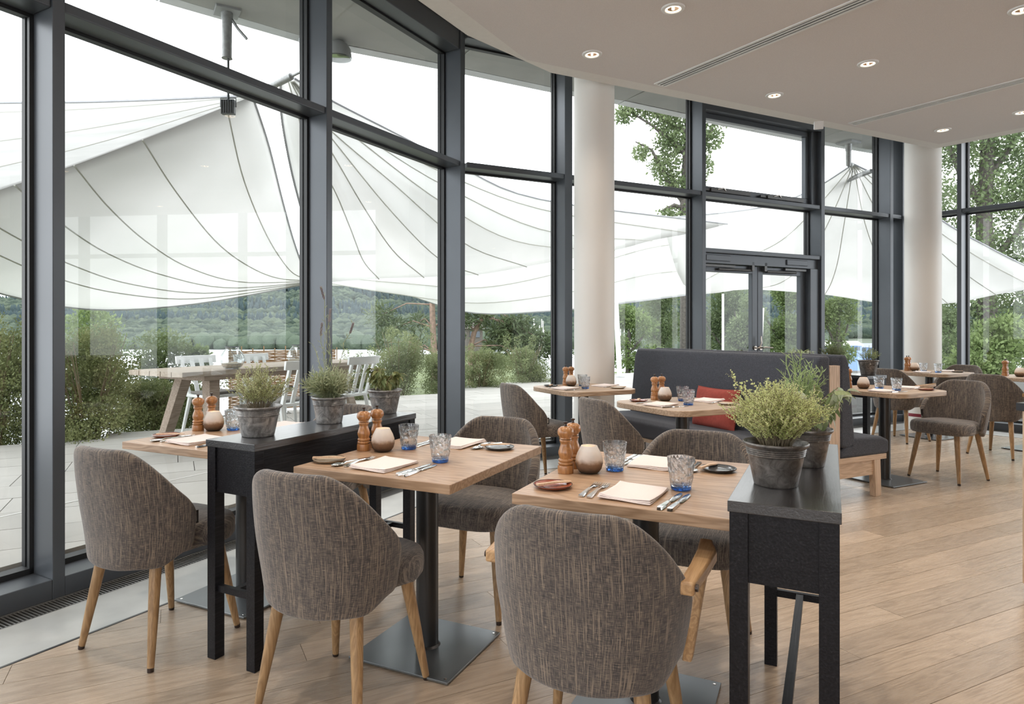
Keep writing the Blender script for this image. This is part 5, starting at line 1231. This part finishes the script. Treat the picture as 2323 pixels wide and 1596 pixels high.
def knife():
    o = thing('table_knife', '', 'knife')
    flat_path([(-.108, .006, .0005, .006), (-.100, .0095, .0005, .0075), (-.06, .0085, .0005, .0068), (-.02, .0065, .0008, .006), (-.012, .0045, .001, .005)], 'handle', M['silver'], o)
    flat_path([(-.012, .0045, .002, .003), (-.002, .009, .0018, .002), (.05, .0098, .0016, .0016), (.085, .0085, .0014, .0012), (.104, .003, .0014, .001)], 'blade', M['silver'], o)
    return remember(o)
def spoon():
    o = thing('spoon', '', 'spoon')
    flat_path([(-.095, .007, .0015, .003), (-.088, .009, .002, .0033), (-.05, .006, .004, .003), (.03, .003, .0065, .003), (.045, .006, .004, .002)], 'handle', M['silver'], o)
    vs = []; n = 20
    for j, s_ in enumerate((1., .8, .45, .05)):
        for k in range(n): a_ = 2*math.pi*k/n; vs.append((.019*s_*math.cos(a_), .069+.028*s_*math.sin(a_), .0068-.0058*(1-s_*s_)))
    b_ = MB().add(vs, [(i*n+k, i*n+(k+1) % n, (i+1)*n+(k+1) % n, (i+1)*n+k) for i in range(3) for k in range(n)]).build('bowl', M['silver'], o, smooth=60); m_ = b_.modifiers.new('t', 'SOLIDIFY'); m_.thickness = .0014
    return remember(o)
fo, kn, sp_ = fork(), knife(), spoon()
def sideplate(mk, rim):
    o = thing('bread_plate', '', 'plate')
    MB().lathe([(.030, 0), (.045, .001), (.058, .007), (.0605, .0105), (.0585, .0108), (.046, .0055), (.030, .0045), (.001, .0045)], 44, cap=False).build('plate_dish', M[mk], o, smooth=50)
    MB().lathe([(.0594, .0095), (.0615, .0102), (.0612, .0118), (.0588, .0112)], 44, cap=False).build('rim', M[rim], o, smooth=60)
    return remember(o)
pr, pg, pc = sideplate('terracotta', 'platerim'), sideplate('plategrey', 'platerim'), sideplate('platecream', 'platerim')
bk = thing('butter_knife', '', 'knife')
flat_path([(-.060, .0085, 0, .006), (-.032, .0075, .001, .005), (0, .0065, .002, .0045), (.016, .009, .002, .004), (.036, .0125, .0015, .0035), (.055, .0105, .001, .003), (.063, .005, .001, .0025)], 'wooden_blade', M['butter'], bk)
remember(bk)
TT = .7525
def setting(nm, LF, rz, items, g='tableware'):
    """items: (prototype, u, v, rotation, label, dz) in the table's own frame"""
    ex = Vector((math.cos(rz), math.sin(rz))); ey = Vector((-ex.y, ex.x))
    for (pr_, u, v, rot, lab, *dz) in items:
        P_ = LF+ex*u+ey*v; o = place(pr_, (P_.x, P_.y, TT+(dz[0] if dz else 0)), rz+R(rot), lab % nm, g)
        if len(dz) > 1: o.rotation_euler = (R(dz[1]), 0, rz+R(rot))
N2, N3, N1 = 'on the middle square table', 'on the front square table', 'on the square table beside the glass'
setting(N3, LF3, RT, [(pm, .05, .34, 0, 'wooden pepper mill %s, front of the pair'), (pm, .045, .43, 0, 'wooden mill %s, behind its twin', 0), (vh, .122, .378, 0, 'frosted lit candle holder %s'),
  (tu, .192, .452, 0, 'blue-based tumbler %s, beside the candle'), (tu, .452, .272, 50, 'blue-based tumbler %s, above the knives'),
  (pr, .085, .125, 0, 'glazed terracotta bread plate %s'), (bk, .088, .125, -38, 'butter knife across the terracotta plate %s', .0115),
  (fo, .200, .145, 1, 'outer table fork left of the napkin %s'), (fo, .228, .142, 0, 'inner table fork %s, by the napkin'),
  (na, .336, .145, -3, 'white linen napkin at the near place %s'), (kn, .452, .112, -6, 'silver knife %s, by the near napkin'), (kn, .478, .112, -5, 'silver knife %s, outermost near place'),
  (pg, .520, .605, 0, 'dark bread plate at the far place %s'), (bk, .485, .61, -18, 'butter knife on the dark plate %s', .0115), (na, .30, .62, 177, 'folded white napkin at the far place %s'),
  (kn, .182, .64, 172, 'knife %s, far place, nearest the tumbler'), (kn, .205, .64, 174, 'knife %s, far place, by the napkin'), (fo, .42, .63, 182, 'fork at the far place %s'), (sp_, .44, .62, 180, 'spoon at the far place %s')], 'tableware on the front square table')
setting(N2, LF2, RT, [(pm, .034, .369, 0, 'wooden pepper mill %s, front of the pair'), (pm, .041, .450, 0, 'wooden mill %s, behind its twin'), (vh, .116, .387, 0, 'frosted lit candle holder %s'),
  (tu, .183, .474, 10, 'blue-based tumbler %s, beside the candle'), (tu, .436, .302, 70, 'blue-based tumbler %s, above the knives'),
  (pc, .056, .128, 0, 'sand-coloured bread plate %s'), (bk, .054, .13, -62, 'wooden butter knife lying on the sand-coloured plate %s', .0115),
  (sp_, .145, .15, 172, 'spoon %s, outermost left of the near napkin'), (fo, .168, .17, 4, 'table fork %s, beside the near napkin'),
  (na, .292, .150, -3, 'white linen napkin at the near place %s'), (kn, .425, .145, -1, 'silver knife %s, by the near napkin'), (kn, .452, .140, -1, 'silver knife %s, outermost near place'),
  (pg, .520, .640, 0, 'dark bread plate at the far place %s'), (bk, .495, .65, -50, 'butter knife on the dark plate %s', .0115), (na, .315, .66, 176, 'folded white napkin at the far place %s'),
  (kn, .165, .63, 176, 'knife %s, far place, nearest the console'), (kn, .190, .63, 177, 'knife %s, far place, by the napkin'), (fo, .425, .655, 184, 'fork at the far place %s'), (sp_, .450, .675, 170, 'spoon at the far place %s')], 'tableware on the middle square table')
setting(N1, LF1, RT, [(pm, .035, .37, 0, 'wooden pepper mill %s, front of the pair'), (pm, .035, .45, 0, 'wooden mill %s, behind its twin'), (vh, .108, .40, 0, 'frosted lit candle holder %s'),
  (tu, .182, .454, 0, 'blue-based tumbler %s, peeping out beside the pot'), (tu, .44, .30, 0, 'blue-based tumbler %s, hidden by the thyme pot'), (pr, .061, .175, 0, 'small brown bread plate %s'), (bk, .085, .175, -60, 'wooden butter knife lying on the brown plate %s', .0115),
  (fo, .165, .16, 3, 'fork %s, next to the napkin'), (sp_, .14, .14, 172, 'spoon %s, beside the brown plate'), (na, .292, .150, -3, 'folded white napkin %s, partly behind the console'), (kn, .43, .14, -2, 'knife %s, just showing beside the console'),
  (na, .31, .64, 176, 'folded napkin at the far place %s')], 'tableware on the square table beside the glass')
def rset(key, nm, items): setting(nm, CC[key], AQ, items, 'tableware on the round-cornered tables')
rset('C', 'on the table by the near column', [(pm, -.02, .25, 0, 'wood mill %s, the left one of two'), (pm, .05, .27, 0, 'wood mill %s, right beside its twin'), (vh, -.02, .16, 0, 'frosted candle holder %s'), (tu, .07, .12, 0, 'blue-based tumbler %s, partly behind the other'), (tu, -.04, -.09, 0, 'blue-based tumbler %s, the one in front'),
  (na, -.21, -.05, -65, 'white napkin %s, near the chair'), (pg, -.20, .20, 0, 'dark bread plate %s, at its left end'), (bk, -.20, .2, -40, 'butter knife on the plate %s, at its left end', .0115), (fo, -.20, .08, -90, 'fork %s, beside the napkin near the chair'), (kn, -.19, -.18, -92, 'knife %s, beside the napkin near the chair'), (na, .24, .02, 110, 'white napkin %s, on the side away from the chair'), (pc, .21, -.20, 0, 'pale bread plate %s, at its right end'), (bk, .22, -.2, 60, 'butter knife on the pale plate %s', .0115), (fo, .20, -.1, 90, 'fork %s, beside the pale plate')])
rset('D', 'on the table with the red cushion', [(pm, -.02, .26, 0, 'wood mill %s, the left one of two'), (pm, .055, .275, 0, 'wood mill %s, right beside its twin'), (vh, -.005, .17, 0, 'frosted candle holder %s'), (tu, .10, .11, 0, 'blue-based tumbler %s, partly behind the other'), (tu, -.03, -.09, 0, 'blue-based tumbler %s, the one in front'),
  (na, -.20, -.02, -65, 'white napkin %s, near the chair'), (pr, -.19, .22, 0, 'brown bread plate %s, at its left end'), (bk, -.19, .22, -40, 'butter knife on the brown plate %s', .0115), (fo, -.20, .11, -90, 'fork %s, beside the napkin near the chair'), (kn, -.19, -.15, -92, 'knife %s, beside the napkin near the chair'), (na, .25, .03, 110, 'white napkin %s, before the red cushion'), (pc, .21, -.19, 0, 'pale bread plate %s, at its right end'), (bk, .22, -.19, 60, 'butter knife on the pale plate %s', .0115), (fo, .22, -.09, 90, 'fork %s, before the red cushion')])
rset('B', 'on the table beyond the bench end', [(pm, -.17, .20, 0, 'wood mill %s, half hidden by the bench'), (vh, -.125, .10, 0, 'frosted candle holder %s'), (tu, -.01, .04, 0, 'blue-based tumbler %s, next to the candle'), (tu, -.03, -.12, 0, 'blue-based tumbler %s, nearer the chair'),
  (na, -.22, -.12, -65, 'white napkin %s, by the bench seat'), (kn, -.16, -.22, -92, 'knife %s, by the bench seat'), (na, .24, -.03, 110, 'white napkin %s, at the chair side'), (pr, .19, -.22, 0, 'small red-brown bread plate %s'), (bk, .19, -.22, 70, 'butter knife on the red-brown plate %s', .0115), (fo, .2, -.12, 90, 'fork %s, at the chair side')])
rset('E', 'on the farthest table by the column', [(pm, -.04, .24, 0, 'wood mill %s, the left one of two'), (pm, .03, .26, 0, 'wood mill %s, right beside its twin'), (vh, .0, .17, 0, 'pale candle holder %s'), (tu, -.03, .05, 0, 'tumbler %s, next to the candle'), (tu, -.04, -.12, 0, 'tumbler %s, nearer to us'),
  (na, -.22, -.05, -65, 'white napkin %s, by the armchair'), (na, .24, -.03, 110, 'white napkin %s, by the chair facing us'), (pg, .19, -.20, 0, 'dark bread plate %s'), (bk, .19, -.2, 70, 'butter knife on the dark plate %s', .0115)])
rset('F', 'on the table at the right picture edge', [(pm, -.08, .25, 0, 'wood mill %s, the left one of two'), (pm, -.02, .27, 0, 'wood mill %s, right beside its twin'), (vh, -.10, .10, 0, 'frosted candle holder %s'), (tu, -.05, .02, 0, 'blue-based tumbler %s'), (na, -.17, -.13, -65, 'white napkin %s')])
# ------------------------------------------------------------------ potted herbs
def pot(name, label, loc, rtop, rbot, h, mk='zinc', group='zinc pots with herbs on the consoles'):
    o = thing(name, label, 'potted plant', loc, rnd.uniform(0, 6), group); H_ = h
    rr_ = lambda z: rbot+(rtop*.93-rbot)*z/H_
    prof = [(rbot*.97, 0), (rbot, .002), (rbot*1.01, .005), (rr_(.008), .009)]
    z0 = H_*.68
    prof += [(rr_(z0), z0)]
    for k in range(4):
        z = z0+.006+k*H_*.045; prof += [(rr_(z-.002), z-.0025), (rr_(z)+.0022, z), (rr_(z+.002), z+.0025)]
    prof += [(rr_(H_-.012), H_-.012), (rtop*.95, H_-.008), (rtop, H_-.004), (rtop*1.01, H_), (rtop*.985, H_+.003), (rtop*.93, H_), (rtop*.90, H_-.012), (rbot*.9, H_*.5)]
    MB().lathe(prof, 48, cap=True).build('metal_pot', M[mk], o, smooth=50)
    MB().lathe([(rtop*.88, H_-.016), (rtop*.5, H_-.010), (.001, H_-.008)], 24, cap=False).build('soil', M['soil'], o)
    return o
def arc_stem(r0, ang, lean, h, droop=0., n=6, wob=.006, r2=rnd):
    pts = []; ca, sa = math.cos(ang), math.sin(ang)
    for k in range(n+1):
        t_ = k/n; rad = r0+lean*(t_**1.5); z = h*(t_-droop*t_*t_)
        pts.append(Vector((ca*rad+r2.uniform(-wob, wob)*t_, sa*rad+r2.uniform(-wob, wob)*t_, z)))
    return pts
def herb(o, H_, stems, leafm, twigm, per, L, Wd, start=.25, tilt=.6, twr=.00055, name='foliage'):
    mb = MB(); C_ = []; D_ = []
    for pts in stems:
        mb.tube([p_+Vector((0, 0, H_-.012)) for p_ in pts], [twr*1.4]*(len(pts)-1)+[twr*.6], 4, cap=False)
        for k in range(per):
            t_ = start+(1-start)*((k+rnd.random())/per); u = t_*(len(pts)-1); i = min(int(u), len(pts)-2); a_, b_ = pts[i], pts[i+1]
            P_ = a_.lerp(b_, u-i)+Vector((0, 0, H_-.012)); ax = (b_-a_).normalized(); ph = rnd.uniform(0, 6.28)
            s_ = ax.orthogonal().normalized(); s_ = Matrix.Rotation(ph, 3, ax) @ s_; dd = (ax*tilt+s_).normalized(); C_.append(P_[:]); D_.append(dd[:])
    mb.build('stems', twigm, o, smooth=60)
    n_ = len(C_); C_ = np.array(C_); D_ = np.array(D_)
    v, f = quads(C_, D_, unit(n_), L*(.6+.8*RG.random(n_)), Wd*(.6+.8*RG.random(n_)))
    return link(name, npmesh(name, [(v, f)], leafm), o, kind='stuff')
def thyme(o, H_, n, spread, hgt, leafm, per=34, L=.0062, Wd=.0042, rpot=.06, droop=.15, side=0):
    st = []
    for k in range(n):
        f = rnd.random()**.6; a_ = rnd.uniform(0, 6.28)
        st.append(arc_stem(rpot*.7*f, a_, spread*f*rnd.uniform(.7, 1.15), hgt*rnd.uniform(.62, 1.05)*(1-.28*f*f), droop*f, 9, .016))
    return herb(o, H_, st, leafm, M['twig'], per, L, Wd, .30)
P1 = pot('thyme_pot', 'weathered zinc pot of thin grey-green thyme at the near end of the left console', (-.935, 2.60, .83), .091, .061, .115)
thyme(P1, .115, 120, .10, .185, M['thyme2'], 60, .0062, .0036, .06)
P2 = pot('lavender_pot', 'zinc pot with tall lavender spikes in the middle of the left console', (-.745, 2.955, .83), .079, .056, .115)
P3 = pot('sage_pot', 'zinc pot of drooping dull green sage at the far end of the left console', (-.555, 3.30, .83), .087, .058, .115)
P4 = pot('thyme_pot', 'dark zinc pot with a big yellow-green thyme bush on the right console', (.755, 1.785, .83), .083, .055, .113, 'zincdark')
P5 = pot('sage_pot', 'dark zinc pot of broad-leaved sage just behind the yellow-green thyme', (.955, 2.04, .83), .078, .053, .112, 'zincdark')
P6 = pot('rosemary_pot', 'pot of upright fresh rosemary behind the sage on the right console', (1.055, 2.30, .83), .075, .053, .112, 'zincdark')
for nst in range(3):
    thyme(P4, .113, 240, .098, .185, M['thyme'], 95, .0040, .0030, .055, .12) if nst < 2 else herb(P4, .113, [arc_stem(.03, rnd.uniform(2.4, 4.0), rnd.uniform(.05, .10), rnd.uniform(.18, .23), .05, 8, .02) for _ in range(7)], M['thyme'], M['twig'], 26, .008, .006, .5, name='long_sprays')
# lavender: arching narrow leaves and a few tall flowered stalks
st = [arc_stem(.04*rnd.random(), rnd.uniform(0, 6.28), rnd.uniform(.02, .085), rnd.uniform(.05, .15), rnd.uniform(0, .35), 6, .01) for _ in range(150)]
herb(P2, .115, st, M['lavender'], M['lavender'], 15, .034, .0042, .25, .9, .0011)
tall = [arc_stem(.015, a_, l_, h_, .0, 8, .012) for a_, l_, h_ in ((0.2, .03, .34), (2.2, .06, .40), (3.4, .10, .34), (1.2, .02, .50), (5.2, .05, .30), (0.0, .07, .25))]
herb(P2, .115, tall, M['lavender'], M['lavender'], 18, .026, .0036, .12, 1.2, .0012, 'tall_stalks')
bl = MB()
for pts in tall[:4]:
    e_ = pts[-1]+Vector((0, 0, .103)); ax = (pts[-1]-pts[-2]).normalized()
    for k in range(9):
        c_ = e_-ax*.0065*k; 
        for j in range(4): a_ = j*1.57+k; bl.lathe([(.0005, -.003), (.0024, 0), (.0016, .003), (.0003, .005)], 5, c=(c_.x+.0035*math.cos(a_), c_.y+.0035*math.sin(a_), c_.z), cap=False)
bl.build('flower_heads', M['flower'], P2, kind='stuff')
# sage: every large leaf a part
def sage_leaf(Ln, Wn, droop, m, nm='leaf'):
    n = 8; vs = []; fs = []
    for i in range(n+1):
        t_ = i/n; w_ = Wn*math.sin(math.pi*min(1, t_*.94+.05))**.75*(1-.25*t_); y = Ln*t_*(1-.25*droop*t_); z = -droop*Ln*.75*t_*t_+.10*Ln*t_
        vs += [(-w_/2, y, z+w_*.16), (0, y, z), (w_/2, y, z+w_*.16)]
    for i in range(n): k = i*3; fs += [(k, k+1, k+4, k+3), (k+1, k+2, k+5, k+4)]
    mb = MB().add(vs, fs); return mb.mesh('sage_leaf', m, 180)
def sage(o, H_, mats, n, hgt, spread, Lr, Wr, r_=.05):
    protos = [sage_leaf(1., Wr, d_, m) for m in mats for d_ in (.35, .8, 1.3)]; mb = MB()
    stems = [arc_stem(r_*rnd.random()*.7, 6.28*k/9+rnd.uniform(-.3, .3), spread*rnd.uniform(.5, 1.), hgt*rnd.uniform(.6, 1.), .15, 6, .008) for k in range(9)]
    for pts in stems: mb.tube([p_+Vector((0, 0, H_-.014)) for p_ in pts], .0016, 5)
    mb.build('stems', M['twig'], o, smooth=60)
    for k in range(n):
        pts = stems[k % 9]; t_ = .35+.65*((k//9)+rnd.random())/(n/9); u = min(t_, 1)*(len(pts)-1); i = min(int(u), len(pts)-2); P_ = pts[i].lerp(pts[i+1], u-i)+Vector((0, 0, H_-.014))
        out = math.atan2(P_.y, P_.x)+rnd.uniform(-1.1, 1.1); L_ = Lr*rnd.uniform(.65, 1.15)
        lf = link('leaf', rnd.choice(protos), o); lf.location = P_; lf.rotation_euler = (R(rnd.uniform(-70, 30)), R(rnd.uniform(-35, 35)), out-PI/2); lf.scale = (L_, L_, L_)
sage(P3, .115, [M['sagedry'], M['sagedry'], M['sage']], 170, .15, .080, .052, .46)
sage(P5, .112, [M['sage'], M['sage'], M['sagepale']], 170, .19, .15, .054, .46)
for k in range(3):
    lf = link('leaf', sage_leaf(1., .4, .8, M['sageyellow']), P5); lf.location = (.05*math.cos(k), -.03-.01*k, .14); lf.rotation_euler = (R(-30), 0, R(150+40*k)); lf.scale = (.05, .05, .05); lf['label'] = 'yellowed leaf'
st = [arc_stem(.03*rnd.random(), rnd.uniform(0, 6.28), rnd.uniform(.01, .06), rnd.uniform(.12, .24), 0, 6, .008) for _ in range(20)]
herb(P6, .112, st, M['rosemary'], M['rosemary'], 34, .026, .0036, .15, .9, .0016)
P4s = [arc_stem(.02, rnd.uniform(0, 6.28), rnd.uniform(.02, .06), rnd.uniform(.1, .16), .1, 6, .01) for _ in range(12)]
# pots on the dark console behind the bench
e_ = Vector((3.39, 6.02))
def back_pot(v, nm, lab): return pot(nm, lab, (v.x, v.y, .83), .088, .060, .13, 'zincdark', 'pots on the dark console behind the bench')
b1_ = back_pot(e_, 'heather_pot', 'zinc pot of wiry upright heather near the end of the dark console')
thyme(b1_, .13, 70, .07, .15, M['rosemary'], 22, .010, .003, .05)
b2_ = back_pot(e_+p*.36, 'bushy_herb_pot', 'dense dark green herb ball peeping over the bench, right of the door post')
thyme(b2_, .13, 110, .09, .16, M['oakleaf'], 30, .010, .005, .06, .1)
b3_ = back_pot(e_+p*.72, 'sage_pot', 'pale domed sage peeping over the bench before the door')
sage(b3_, .13, [M['sagepale']], 80, .12, .09, .055, .38)
